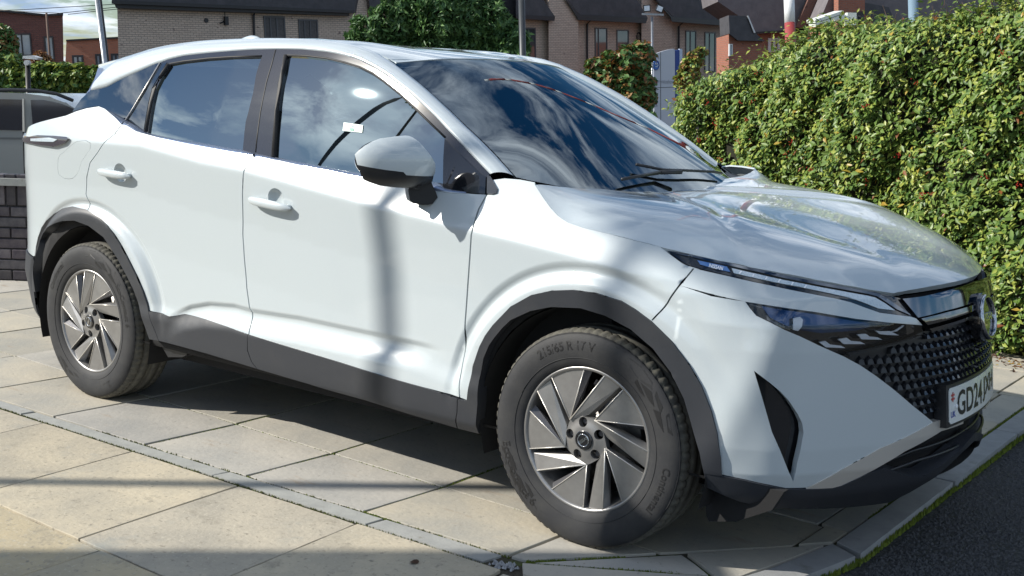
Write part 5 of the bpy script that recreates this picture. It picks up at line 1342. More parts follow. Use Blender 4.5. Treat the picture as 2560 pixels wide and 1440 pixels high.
mb = MB(); q = px_sv([(-150, 236), (-40, 229), (20, 228), (80, 230), (130, 238), (172, 255)]); mb.tube([sv(x, z+.012, .10) for x, z in q], .016, 8); mb.build('roof_rail', satin_black, SV, True)
q = px_sv([(57, 330), (60, 330), (64, 470), (61, 470)]); mb = MB(); mb.prism([sv(x, z, -.004) for x, z in q], FH*.003); mb.build('door_gap', dark, SV)
q = px_sv([(-300, 340), (230, 346), (230, 351), (-300, 345)]); mb = MB(); mb.prism([sv(x, z, -.004) for x, z in q], FH*.003); mb.build('crease_shade', mat('grey_paint_shade', (.12, .13, .135), .4, .3, coat=1), SV)  # crease shade painted as a darker strip of the body colour
for xw in (px_sv([(150, 400)])[0][0], px_sv([(-600, 400)])[0][0]):
    mb = MB(); mb.tube([sv(xw, .31, -.01), sv(xw, .31, .2)], .31, 24); mb.build('wheel', rubber, SV)
# blue-grey roof of another car seen beyond it
C3 = empty('parked_car'); tag(C3, 'roof and rear end of a silver blue car peeping out beyond the grey car', 'car')
q = PD([(150, 238), (172, 236), (215, 241), (240, 262), (238, 330), (150, 330)], 12.6); mb = MB(); mb.prism([tuple(p) for p in q]+[], FH*1.5); mb.build('body', mat('silver_blue_paint', (.42, .50, .62), .3, .4, coat=1), C3)
q = PD([(150, 250), (205, 252), (216, 262), (200, 272), (150, 268)], 12.58); mb = MB(); mb.prism([tuple(p) for p in q], FH*.01); mb.build('side_window', gwin, C3)
# ---------------------------------------------------------------- foliage
def leaf_mat(name, base, other, rough=.38, trans=.22, scale=9, spec=.35):
    m = bpy.data.materials.new(name); m.use_nodes = True; nt = m.node_tree; nt.nodes.clear()
    o = nt.nodes.new('ShaderNodeOutputMaterial'); p = nt.nodes.new('ShaderNodeBsdfPrincipled'); t = nt.nodes.new('ShaderNodeBsdfTranslucent'); mx_ = nt.nodes.new('ShaderNodeMixShader')
    g_ = nt.nodes.new('ShaderNodeNewGeometry'); n = nt.nodes.new('ShaderNodeTexNoise'); n.inputs['Scale'].default_value = scale; n.inputs['Detail'].default_value = 4
    r = nt.nodes.new('ShaderNodeValToRGB'); r.color_ramp.elements[0].position = .35; r.color_ramp.elements[1].position = .65
    r.color_ramp.elements[0].color = (*base, 1); r.color_ramp.elements[1].color = (*other, 1)
    nt.links.new(g_.outputs['Position'], n.inputs['Vector']); nt.links.new(n.outputs['Fac'], r.inputs[0]); nt.links.new(r.outputs[0], p.inputs['Base Color']); nt.links.new(r.outputs[0], t.inputs['Color'])
    p.inputs['Roughness'].default_value = rough; p.inputs['Specular IOR Level'].default_value = spec
    mx_.inputs[0].default_value = trans; nt.links.new(p.outputs[0], mx_.inputs[1]); nt.links.new(t.outputs[0], mx_.inputs[2]); nt.links.new(mx_.outputs[0], o.inputs['Surface']); MATS[name] = m; return m
lf_mid = leaf_mat('leaf_mid', (.10, .18, .035), (.17, .25, .055), .42); lf_dark = leaf_mat('leaf_deep', (.045, .10, .025), (.07, .135, .035), .42)
lf_yel = leaf_mat('leaf_yellow_green', (.26, .32, .06), (.33, .37, .08)); lf_red = leaf_mat('leaf_russet', (.16, .05, .02), (.24, .10, .03)); lf_gold = leaf_mat('leaf_gold', (.42, .32, .05), (.34, .22, .04))
lf_con = leaf_mat('leaf_conifer', (.045, .11, .04), (.07, .15, .05), .5); lf_con2 = leaf_mat('leaf_conifer_light', (.10, .20, .06), (.13, .24, .07), .5)
lf_or = leaf_mat('leaf_orange', (.26, .13, .035), (.20, .13, .045))
core_m = mat('hedge_core', (.010, .014, .006), 1, noise=(12, (.022, .018, .010), 5))
twig_m = mat('twig', (.10, .065, .04), .9); bark = mat('bark', (.07, .055, .042), .95, noise=(20, (.12, .10, .08), 8), bump=(60, .8, .01))
def leaves(name, P, N, size, mats_, wts, parent=None, aspect=.42, fold=.25, kind='stuff', jitter=.8):
    P = np.array(P, float); n = len(P); N = np.array(N, float)+rng.normal(0, jitter, (n, 3))*.6; N /= np.linalg.norm(N, axis=1, keepdims=True)
    A = rng.normal(0, 1, (n, 3)); A[:, 2] += -.3; A -= N*np.sum(A*N, 1, keepdims=True); A /= np.linalg.norm(A, axis=1, keepdims=True); B = np.cross(N, A)
    L = (np.array(size)*rng.uniform(.65, 1.25, n))[:, None] if np.ndim(size) == 0 else np.array(size)[:, None]
    V = np.stack([P-A*L*.5, P-A*L*.05+B*L*aspect*.5+N*L*fold*.25, P+A*L*.5-N*L*.08, P-A*L*.05-B*L*aspect*.5+N*L*fold*.25], 1).reshape(-1, 3)
    F = np.arange(n)[:, None]*4+np.array([[0, 1, 2, 0, 2, 3]]); F = F.reshape(-1, 3)
    me = bpy.data.meshes.new(name); me.vertices.add(len(V)); me.vertices.foreach_set('co', V.ravel()); me.loops.add(len(F)*3); me.loops.foreach_set('vertex_index', F.ravel().astype(np.int32))
    me.polygons.add(len(F)); me.polygons.foreach_set('loop_start', np.arange(0, len(F)*3, 3, dtype=np.int32)); me.polygons.foreach_set('loop_total', np.full(len(F), 3, dtype=np.int32))
    for m in mats_: me.materials.append(m)
    mi = rng.choice(len(mats_), n, p=np.array(wts)/sum(wts)).repeat(2).astype(np.int32); me.polygons.foreach_set('material_index', mi); me.update(); me.validate()
    o = bpy.data.objects.new(name, me); col.objects.link(o)
    if parent: o.parent = parent
    if kind: o['kind'] = kind
    return o
# ---- the big hedge on the right
HEDGE = empty('hedge'); tag(HEDGE, 'big clipped cotoneaster hedge with glossy leaves and red berries on the right, behind the bonnet', 'hedge')
hA = np.array([.22, 3.20, 0]); hB = PD([(1640, 400)], 9.5)[0]; hB[2] = 0
hd = (hB-hA)/np.linalg.norm((hB-hA)[:2]); hn = np.array([-hd[1], hd[0], 0]); hn *= np.sign(hn@-FH); hL = np.linalg.norm(hB-hA)
tp = [(1640, 275), (1652, 248), (1672, 232), (1700, 222), (1745, 190), (1800, 168), (1850, 152), (1900, 116), (1950, 96), (2000, 80), (2100, 70), (2200, 58), (2300, 42), (2400, 14), (2560, -12), (2700, -30)]
Pt = on_plane(tp, hn, hA@hn); tu = (Pt-hA)@hd; tz = Pt[:, 2]; o_ = np.argsort(tu); tu, tz = tu[o_], tz[o_]
def htop(u): return np.interp(u, tu, tz)
def bulge(u, z): return .07*np.sin(u*3.1+1.0)*np.sin(z*2.7+.5)+.05*np.sin(u*7.3+z*4.1)+.035*np.sin(z*11-u*5.0)+.02*np.sin(u*19+z*17)
n = 56000
u = rng.uniform(-2.2, hL+.12, n); z = rng.random(n)**.93; z = .02+z*(htop(u)-.02)
dpt = rng.exponential(.045, n); hole = (np.sin(u*5.1+2)*np.sin(z*6.3+u*2)+np.sin(u*12.7-z*9.1))*.5
dpt = dpt+np.clip(-hole-.35, 0, 1)*.22
endc = np.clip((u-(hL-.25))/.37, 0, 1)**2*.45          # rounded left end
topc = np.clip((z-(htop(u)-.25))/.25, 0, 1)**2*.16
P = hA+hd*u[:, None]+hn*(bulge(u, z)-dpt-endc-topc)[:, None]; P[:, 2] = z+rng.normal(0, .012, n)
N = hn*.75+np.array([0, 0, .55])+SUN*.7+np.zeros((n, 3))
leaves('foliage', P, N, .052, [lf_mid, lf_dark, lf_yel, lf_red, lf_gold], [.56, .14, .28, .012, .010], HEDGE, .46)
n = 15000         # top
u = rng.uniform(-2.2, hL+.1, n); w_ = rng.uniform(0, .95, n)
P = hA+hd*u[:, None]-hn*(w_+.12)[:, None]; P[:, 2] = htop(u)+.05*np.sin(u*4+w_*5)+rng.normal(0, .035, n)-.02
leaves('foliage', P, np.zeros((n, 3))+np.array([0, 0, 1])+hn*.3, .055, [lf_mid, lf_yel, lf_dark, lf_red], [.45, .42, .1, .03], HEDGE)
# individual leaves that show largest
lme = bpy.data.meshes.new('leaf')
s_ = .062; lv = [(-.5, 0, 0), (-.2, .20, .04), (.15, .19, .05), (.5, 0, -.06), (.15, -.19, .05), (-.2, -.20, .04), (-.15, 0, -.01), (.18, 0, .0)]
lme.from_pydata([(a*s_, b*s_, c*s_) for a, b, c in lv], [], [(0, 6, 1), (6, 7, 2, 1), (7, 3, 2), (0, 5, 6), (6, 5, 4, 7), (7, 4, 3)]); lme.update(); lme.materials.append(lf_mid)
lme2 = lme.copy(); lme2.materials.clear(); lme2.materials.append(lf_yel); lme3 = lme.copy(); lme3.materials.clear(); lme3.materials.append(lf_gold)
for i in range(300):
    u_ = rng.uniform(-.35, 2.6); z_ = rng.uniform(.25, 1)*(htop(u_)-.05)
    p = hA+hd*u_+hn*(bulge(u_, z_)+.012); p[2] = z_
    nn = hn*.8+np.array([0, 0, .6])+rng.normal(0, .35, 3); q = Vector(nn).to_track_quat('Z', 'X') @ Quaternion((0, 0, 1), rng.random()*6.28)
    o = bpy.data.objects.new('leaf', lme if i % 9 else (lme2 if i % 27 else lme3)); col.objects.link(o); o.parent = HEDGE; o.matrix_local = Matrix.Translation(Vector(p)) @ q.to_matrix().to_4x4() @ Matrix.Scale(float(rng.uniform(.75, 1.2)), 4)
# dark sheet behind the leaves, coloured as the shade inside the hedge
mb = MB(); us = np.linspace(-2.4, hL-.02, 40); rows = []
for u_ in us:
    e_ = .45*max(0, (u_-(hL-.35))/.35)**2
    rows.append([hA+hd*u_+hn*(bulge(u_, .1)-.16-e_)+np.array([0, 0, -.05]), hA+hd*u_+hn*(bulge(u_, htop(u_)*.5)-.15-e_)+np.array([0, 0, htop(u_)*.5]), hA+hd*u_+hn*(bulge(u_, htop(u_)*.85)-.18-e_)+np.array([0, 0, htop(u_)*.90]), hA+hd*u_-hn*.32+np.array([0, 0, htop(u_)-.07]), hA+hd*u_-hn*1.1+np.array([0, 0, htop(u_)-.08]), hA+hd*u_-hn*1.15+np.array([0, 0, -.05])])
grid_mesh('shade_backing', np.array(rows), core_m, HEDGE)
berry = mat('berry', (.35, .015, .012), .35)
mb = MB()
ico = [(0, 0, 1), (.9, 0, .1), (.28, .85, .1), (-.73, .53, .1), (-.73, -.53, .1), (.28, -.85, .1), (0, 0, -.9)]; icf = [(0, 1, 2), (0, 2, 3), (0, 3, 4), (0, 4, 5), (0, 5, 1), (6, 2, 1), (6, 3, 2), (6, 4, 3), (6, 5, 4), (6, 1, 5)]
for _ in range(42):
    u_ = rng.uniform(-.5, hL-.2); z_ = rng.uniform(.35, .96)*htop(u_); c = hA+hd*u_+hn*(bulge(u_, z_)+.01); c[2] = z_
    for k in range(rng.integers(4, 11)):
        d = c+rng.normal(0, .012, 3); mb.add([d+np.array(v)*.0055 for v in ico], icf)
mb.build('berries', berry, HEDGE)['kind'] = 'stuff'
mb = MB()
for _ in range(60):
    u_ = rng.uniform(-.6, hL-.1); b0 = hA+hd*u_-hn*rng.uniform(0, .4); b0[2] = htop(u_)-.03; t_ = b0+np.array([rng.normal(0, .05), rng.normal(0, .05), rng.uniform(.05, .16)]); mb.tube([b0, (b0+t_)/2+rng.normal(0, .008, 3), t_], [.003, .0022, .001], 4)
mb.build('young_twigs', twig_m, HEDGE)['kind'] = 'stuff'
b0 = hA+hd*rng.uniform(-.6, hL-.1, 420)[:, None]; b0[:, 2] = 0; uu = (b0-hA)@hd; b0 = b0-hn*rng.uniform(0, .4, 420)[:, None]; b0[:, 2] = htop(uu)+rng.uniform(0, .11, 420)
leaves('young_leaves', b0, np.zeros((420, 3))+np.array([0, 0, 1]), .042, [lf_yel, lf_mid], [.6, .4], HEDGE)
litter = PZ([(2490, 872), (2560, 890)]); q = hA+hd*rng.uniform(-1, 1, 500)[:, None]+hn*(.05+abs(rng.normal(0, .12, 500)))[:, None]; q[:, 2] = .004
o = leaves('fallen_leaves', q, np.zeros((500, 3))+np.array([0, 0, 1.5]), .04, [lf_red, lf_gold, leafm], [.4, .2, .4], None); tag(o, kind='stuff')
def bush(name, label, cat, lobes, n, size, mats_, wts, depth, aspect=.5, trunk=True, up=.6, group=None, base_px=None, jit=.9):
    """lobes: (px x, px y, radius px x, radius px y)"""
    B = empty(name); tag(B, label, cat, group); sc = depth/FPX; P = []; N = []
    ar = np.array([a*b for *_, a, b in lobes], float); cnt = (ar/ar.sum()*n).astype(int); cen = []
    for (x, y, rx, ry), k in zip(lobes, cnt):
        dd = depth+rng.normal(0, .15)*min(rx, ry)*sc; c = PD([(x, y)], dd)[0]; cen.append(c)
        d = rng.normal(0, 1, (k, 3)); d /= np.linalg.norm(d, axis=1, keepdims=True); r = 1-rng.exponential(.13, k); r = np.clip(r, .1, 1.15)*(1+.12*np.sin(d[:, 0]*9+x)+.10*np.sin(d[:, 2]*11+y))
        q = c+(RH*(d[:, :1]*rx*sc)+FH*(d[:, 1:2]*min(rx, ry*1.3)*sc)+np.array([0, 0, 1.])*(d[:, 2:3]*ry*sc))*r[:, None]
        P.append(q); N.append(d+np.array([0, 0, up]))
    P = np.concatenate(P); N = np.concatenate(N); leaves('foliage', P, N, size, mats_, wts, B, aspect, jitter=jit)
    mb = MB()
    for (x, y, rx, ry), c in zip(lobes, cen):
        k = .66; mb.add([c+(RH*math.cos(a)*math.cos(b)*rx+FH*math.sin(a)*math.cos(b)*min(rx, ry)+np.array([0, 0, 1.])*math.sin(b)*ry)*sc*k for b in (-1.2, -.4, .4, 1.2) for a in np.linspace(0, 6.283, 9)[:-1]], [(i*8+j, i*8+(j+1) % 8, (i+1)*8+(j+1) % 8, (i+1)*8+j) for i in range(3) for j in range(8)]+[tuple(range(8)), tuple(range(24, 32))])
    mb.build('crown_core', core_m, B)['kind'] = 'stuff'
    c = np.mean(cen, axis=0); b = np.array([c[0], c[1], -.04]); mb = MB(); mb.tube([b, b*.5+c*.5+np.array([.1, 0, 0]), c], [.10, .07, .03] if depth > 15 else [.05, .04, .02], 8)
    for q in cen: mb.tube([b*.4+c*.6, (b*.3+c*.3+q*.4), q], [.05, .03, .012], 6)
    mb.build('trunk', bark, B, True); return B
bush('evergreen_tree', 'dark green conifer like tree rising over the white car roof before the houses', 'tree',
     [(930, 95, 65, 60), (985, 60, 60, 75), (1045, 30, 60, 80), (1100, 60, 70, 95), (1160, 40, 60, 80), (1195, 95, 65, 60), (1230, 70, 50, 70), (1275, 105, 45, 50), (1265, 150, 60, 50), (1090, 140, 110, 50), (960, 140, 90, 40), (890, 125, 40, 30), (1215, 20, 40, 50)], 24000, .17, [lf_con, lf_con2, lf_dark], [.5, .34, .16], 22, .30, up=.1)
bush('leafy_shrub', 'shrub with orange tipped leaves between the white car windscreen and the floodlight pole', 'shrub',
     [(1510, 205, 50, 45), (1560, 165, 60, 45), (1600, 140, 38, 40), (1545, 240, 80, 60), (1600, 230, 40, 80), (1490, 165, 28, 20), (1560, 290, 80, 50)], 9000, .12, [lf_or, lf_dark, lf_con2, lf_red], [.26, .40, .24, .10], 19, .5)
bush('leafy_shrub', 'thin yellowing shrub standing right of the white and blue sign', 'shrub',
     [(1735, 150, 22, 22), (1722, 175, 26, 26), (1752, 130, 16, 12), (1715, 200, 30, 25)], 1300, .11, [lf_or, lf_yel, lf_con2], [.4, .4, .2], 21, .5)
bush('clipped_hedge', 'sunlit yellow green hedge behind the grey car at the left edge', 'hedge',
     [(-60, 215, 60, 60), (10, 200, 50, 62), (60, 210, 50, 50), (110, 195, 40, 42), (150, 200, 45, 42), (195, 205, 40, 42), (232, 210, 34, 42), (262, 220, 34, 40), (120, 235, 160, 30)], 15000, .13, [lf_yel, lf_mid, lf_con2, lf_dark], [.36, .34, .16, .14], 21, .5)
bush('small_tree', 'thin reddish green tree at the left edge in front of the dark brick building', 'tree',
     [(10, 85, 24, 22), (28, 110, 20, 26), (5, 130, 34, 40), (25, 150, 26, 30), (-30, 110, 40, 50)], 2600, .12, [lf_or, lf_con2, lf_dark], [.3, .45, .25], 23, .45)
bush('small_tree', 'low russet twiggy bush poking over the hedge by the flagpole', 'shrub', [(100, 140, 16, 14), (118, 150, 14, 12), (92, 152, 20, 10)], 420, .08, [lf_red, lf_or], [.5, .5], 22.5, .4)
# ---------------------------------------------------------------- poles and signs
def pole(name, label, cat, top, bot, depth, r, m, to_ground=True, parts=None):
    A = PD([top], depth)[0]; B = PD([bot], depth)[0]; d = (A-B)/np.linalg.norm(A-B); G_ = B-d*((B[2]+.045)/d[2]) if to_ground else B
    o = empty(name, tuple(G_)); tag(o, label, cat); mb = MB(); mb.tube([np.zeros(3), (A-G_)], r, 12); mb.build('post', m, o, True)
    return o, A, B, G_
galv = mat('galvanised_steel', (.38, .40, .43), .4, .7, noise=(30, (.28, .30, .33), 5)); dkpole = mat('dark_pole', (.05, .055, .06), .45, .3); bkpole = mat('black_pole', (.012, .012, .014), .5)
L_, A_, B_, G0 = pole('lamp_post', 'tall galvanised lamp post leaning at the left against the sky', 'lamp post', (238, -40), (262, 155), 19, .040, galv)
L_, A_, B_, G0 = pole('utility_pole', 'slim dark pole just right of the galvanised lamp post', 'pole', (246, -40), (269, 150), 19.6, .026, bkpole)
L_, A_, B_, G0 = pole('lamp_post', 'thick dark grey lamp post rising behind the white car roof', 'lamp post', (1303, -60), (1307, 150), 15, .042, dkpole)
L_, A_, B_, G0 = pole('flagpole', 'thin rust coloured mast in front of the dark brick building', 'pole', (116, 33), (125, 150), 38, .035, mat('rusty_mast', (.10, .06, .045), .8))
FL_, A_, B_, G0 = pole('floodlight_pole', 'slim grey pole carrying two square floodlights beside the blue and white sign', 'floodlight', (1630, 42), (1631, 290), 23, .022, galv)
for cx, cy, tl in ((1617, 21, -.1), (1649, 22, .35)):
    c = PD([(cx, cy)], 22.9)[0]-G0; ax_ = RH*math.cos(tl*.3)+FH*math.sin(tl*.3); U_ = np.array([0, 0, 1.])*math.cos(tl)+RH*math.sin(tl); fx = np.cross(ax_, U_)
    mb = MB(); mb.box(c, (.14, .05, .13), (np.cross(U_, -FH), FH, U_)); h_ = mb.build('floodlight_head', bkpole, FL_)
    mb = MB(); mb.box(c-FH*.028, (.105, .006, .095), (np.cross(U_, -FH), FH, U_)); mb.build('floodlight_glass', mat('floodlight_pane', (.55, .62, .72), .15), h_)
c = PD([(1632, 36)], 22.95)[0]-G0; mb = MB(); mb.box(c, (.42, .05, .035), (RH, FH, (0, 0, 1))); mb.build('cross_arm', galv, FL_)
# lit bollard style lamp on the left
BL_, A_, B_, G0 = pole('path_lamp', 'short black post with a flat white head in front of the left hedge', 'lamp', (69, 152), (71, 228), 16, .033, bkpole)
c = PD([(74, 143)], 16)[0]-G0; white_m = mat('white_plastic', (.62, .63, .62), .4); mb = MB(); mb.prism([c+RH*a+np.array([0, 0, b]) for a, b in ((-.10, -.02), (-.09, .015), (.03, .025), (.12, .0), (.10, -.03))]+[], FH*.16); mb.build('lamp_head', white_m, BL_)
c = PD([(68, 157)], 15.95)[0]-G0; mb = MB(); mb.tube([c-FH*.03, c+FH*.05], .036, 14); mb.build('lamp_collar', white_m, BL_)
# raised barrier arm, red and white
BR = empty('barrier_arm'); tag(BR, 'upright red and white barrier arm beyond the right hedge', 'barrier'); redm = mat('barrier_red', (.34, .05, .05), .5, noise=(30, (.25, .05, .05), 5)); whm = mat('barrier_white', (.62, .63, .64), .5, noise=(60, (.35, .2, .15), 5, .66, .7))
B = PD([(1981, 260)], 12)[0]; A = PD([(1971, -60)], 12)[0]; bd_ = (A-B)/np.linalg.norm(A-B); zc0 = PD([(1974.5, 57)], 12)[0]
zq = zc0-bd_*(.95); k_ = 0
zq = zc0+bd_*0
seg = [(-1.35, -.95, whm), (-.95, 0, redm), (0, .26, whm)]; h_ = .26
while h_ < 7.2: seg += [(h_, h_+.95, redm), (h_+.95, h_+1.25, whm)]; h_ += 1.25
for t0, t1, m in seg: mb = MB(); mb.tube([zc0+bd_*t0, zc0+bd_*t1], .053, 16, caps=True); mb.build('painted_band', m, BR, True)
B = PD([(1981, 260)], 12)[0]; mb = MB(); mb.box((B[0], B[1], B[2]/2), (.3, .3, B[2]+.1), (RH, FH, (0, 0, 1))); mb.build('barrier_base', dkpole, BR)
P_, A_, B_, G0 = pole('lamp_post', 'blue grey post showing above the right hedge', 'lamp post', (2281, -60), (2284, 60), 12.5, .052, mat('blue_grey_post', (.16, .24, .31), .5))
P_, A_, B_, G0 = pole('camera_pole', 'white security camera on a bracket above the right hedge', 'security camera', (2150, 40), (2152, 90), 11.6, .03, bkpole)
ws = mat('camera_white', (.70, .74, .68), .45); a0 = PD([(2030, 62)], 11.3)[0]-G0; a1 = PD([(2096, 40)], 11.5)[0]-G0; U_ = np.array([0, 0, 1.])
mb = MB(); d = (a1-a0); dn = d/np.linalg.norm(d); u2 = np.cross(np.cross(dn, U_), dn); s2 = np.cross(dn, u2)
mb.prism([a0-s2*.045-u2*.02, a0+s2*.045-u2*.02, a0+s2*.045+u2*.012, a0-s2*.045+u2*.012], d*1.0); mb.box((a0+a1)/2+u2*.035, (np.linalg.norm(d)*1.05, .11, .03), (dn, s2, u2)); mb.box(a1-u2*.0, (.05, .1, .09), (dn, s2, u2)); mb.build('camera_housing', ws, P_)
a2 = PD([(2126, 48)], 11.55)[0]-G0; mb = MB(); mb.tube([a1, (a1+a2)/2, a2], [.022, .03, .045], 10); mb.box(a2, (.09, .09, .12), (RH, FH, U_)); mb.build('camera_bracket', ws, P_)
# overhead wires
for k, pts in enumerate(([(-20, 27), (60, 24), (160, 18), (300, 10)], [(40, 28), (150, 33), (290, 18)], [(170, 36), (240, 28), (300, 22)])):
    mb = MB(); mb.tube([PD([p], 36)[0] for p in pts], .011, 5); o = mb.build('overhead_wire', bkpole, None, True); tag(o, ('topmost thin wire crossing the blue sky at the left', 'middle wire sagging in front of the dark brick roof edge', 'lowest short wire between the mast and the lamp post')[k], 'wire', 'overhead wires at the left')
# monolith sign
SG = empty('totem_sign'); tag(SG, 'tall pale grey totem sign with a round blue emblem and blue side', 'sign'); sg_w = mat('sign_panel', (.50, .53, .60), .4); sg_b = mat('sign_blue', (.012, .05, .26), .35); sg_l = mat('sign_light_blue', (.04, .16, .48), .35); sg_k = mat('sign_grey_text', (.22, .24, .28), .6)
def sgp(px, e=0.): P = on_plane(px, s_n, s_o@s_n-e); return P
s_e = RH*.93+FH*.36; s_e /= np.linalg.norm(s_e); s_n = np.array([-s_e[1], s_e[0], 0]); s_n *= np.sign(s_n@FH); s_o = PD([(1650, 200)], 24)[0]
fp = [(1634, 137), (1645, 132), (1660, 127), (1672, 124), (1684, 122), (1687, 123), (1688, 360), (1636, 360)]
mb = MB(); mb.prism(list(sgp(fp)), s_n*.05); mb.build('front_panel', sg_w, SG)
mb = MB(); q = sgp([(1688, 126), (1703, 123), (1703, 360), (1689, 360)], -.02); mb.prism(list(q), s_n*.06); mb.build('side_panel', sg_b, SG)
mb = MB(); q = sgp([(1699, 122), (1706, 122), (1706, 360), (1700, 360)], -.01); mb.prism(list(q), s_n*.05); mb.build('side_edge', mat('sign_edge', (.45, .53, .66), .4), SG)
for q in ([(1651, 130), (1652, 130), (1652.5, 340), (1651.5, 340)], [(1634, 219), (1688, 217), (1688, 218.3), (1634, 220.3)]):
    mb = MB(); mb.prism(list(sgp(q, .004)), s_n*.003); mb.build('panel_joint', dkpole, SG)
c = sgp([(1640.5, 163)], .02)[0]; mb = MB(); mb.prism([c+s_e*.074*math.cos(a)+U_*.098*math.sin(a) for a in th], s_n*.02); em = mb.build('emblem', sg_l, SG)
mb = MB(); mb.tube([c-s_n*.004+s_e*.066*math.cos(a)+U_*.09*math.sin(a) for a in np.linspace(0, 6.283, 33)], .007, 6, caps=False); mb.build('emblem_ring', sg_b, em, True)
mb = MB(); mb.tube([c-s_n*.006+s_e*a*.09+U_*b*.1 for a, b in ((-.35, .1), (-.15, .45), (.05, .1), (.3, .4), (.42, .0), (.15, -.35), (-.2, -.3))], .009, 6); mb.build('emblem_mark', mat('sign_white', (.7, .75, .8), .4), em, True)
for txt, cx, cy, sz in (('Sorrentoshow', 1660, 204, .115), ('Me', 1640.5, 239, .10), ('Se', 1640.5, 263, .10)):
    v, f = text_mesh(txt, sz, 0, .72); c = sgp([(cx, cy)], .006)[0]; mesh('sign_lettering', [c+s_e*p[0]+U_*p[1] for p in v], f, sg_k, SG)
# ---------------------------------------------------------------- houses
def brick_mat(name, c1, c2, mortar, row=.075, bw=.225, var=.0):
    m = bpy.data.materials.new(name); m.use_nodes = True; nt = m.node_tree; b = nt.nodes['Principled BSDF']; b.inputs['Roughness'].default_value = .9
    tc_ = nt.nodes.new('ShaderNodeTexCoord'); sp_ = nt.nodes.new('ShaderNodeSeparateXYZ'); cb = nt.nodes.new('ShaderNodeCombineXYZ'); ad = nt.nodes.new('ShaderNodeMath')
    nt.links.new(tc_.outputs['Object'], sp_.inputs[0]); nt.links.new(sp_.outputs[0], ad.inputs[0]); nt.links.new(sp_.outputs[1], ad.inputs[1]); nt.links.new(ad.outputs[0], cb.inputs[0]); nt.links.new(sp_.outputs[2], cb.inputs[1])
    bt = nt.nodes.new('ShaderNodeTexBrick'); bt.inputs['Scale'].default_value = 1; bt.inputs['Brick Width'].default_value = bw; bt.inputs['Row Height'].default_value = row; bt.inputs['Mortar Size'].default_value = .011; bt.inputs['Mortar Smooth'].default_value = .3
    bt.inputs['Color1'].default_value = (*c1, 1); bt.inputs['Color2'].default_value = (*c2, 1); bt.inputs['Mortar'].default_value = (*mortar, 1); bt.inputs['Bias'].default_value = -.2
    nt.links.new(cb.outputs[0], bt.inputs['Vector'])
    # a few burnt headers
    n = nt.nodes.new('ShaderNodeTexNoise'); n.inputs['Scale'].default_value = 2.6; n.inputs['Detail'].default_value = 3; mp = nt.nodes.new('ShaderNodeMapping'); mp.inputs['Scale'].default_value = (1, 2.2, 1); nt.links.new(cb.outputs[0], mp.inputs[0]); nt.links.new(mp.outputs[0], n.inputs['Vector'])
    r = nt.nodes.new('ShaderNodeValToRGB'); r.color_ramp.elements[0].position = .67; r.color_ramp.elements[1].position = .71; r.color_ramp.elements[0].color = (1, 1, 1, 1); r.color_ramp.elements[1].color = (.45, .42, .45, 1)
    nt.links.new(n.outputs['Fac'], r.inputs[0]); mx_ = nt.nodes.new('ShaderNodeMixRGB'); mx_.blend_type = 'MULTIPLY'; mx_.inputs[0].default_value = 1; nt.links.new(bt.outputs['Color'], mx_.inputs[1]); nt.links.new(r.outputs[0], mx_.inputs[2])
    nt.links.new(mx_.outputs[0], b.inputs['Base Color']); bp = nt.nodes.new('ShaderNodeBump'); bp.inputs['Strength'].default_value = .6; bp.inputs['Distance'].default_value = .01; nt.links.new(bt.outputs['Fac'], bp.inputs['Height']); bp.invert = True; nt.links.new(bp.outputs[0], b.inputs['Normal']); MATS[name] = m; return m
br_buff = brick_mat('buff_brick', (.56, .46, .38), (.46, .375, .31), (.27, .235, .21)); br_dark = brick_mat('dark_red_brick', (.16, .07, .06), (.13, .055, .05), (.10, .06, .055)); br_or = brick_mat('orange_brick', (.40, .15, .09), (.34, .125, .075), (.30, .17, .12)); br_red = brick_mat('red_brick', (.33, .12, .075), (.26, .09, .06), (.22, .15, .12))
slate = mat('roof_slate', (.045, .047, .055), .75, noise=(3, (.07, .07, .08), 8), bump=(20, .5, .02)); slate2 = mat('roof_slate_old', (.125, .115, .125), .85, noise=(2.5, (.17, .155, .165), 9), bump=(14, .6, .02)); fascia = mat('fascia_black', (.015, .016, .02), .5); sash = mat('window_white', (.62, .64, .66), .45); pane_m = mat('window_pane', (.045, .055, .065), .08, coat=1); pane_l = mat('window_pane_pale', (.34, .40, .45), .15, coat=1, noise=(.9, (.16, .2, .24), 3)); grey_frame = mat('window_grey', (.075, .08, .09), .5)
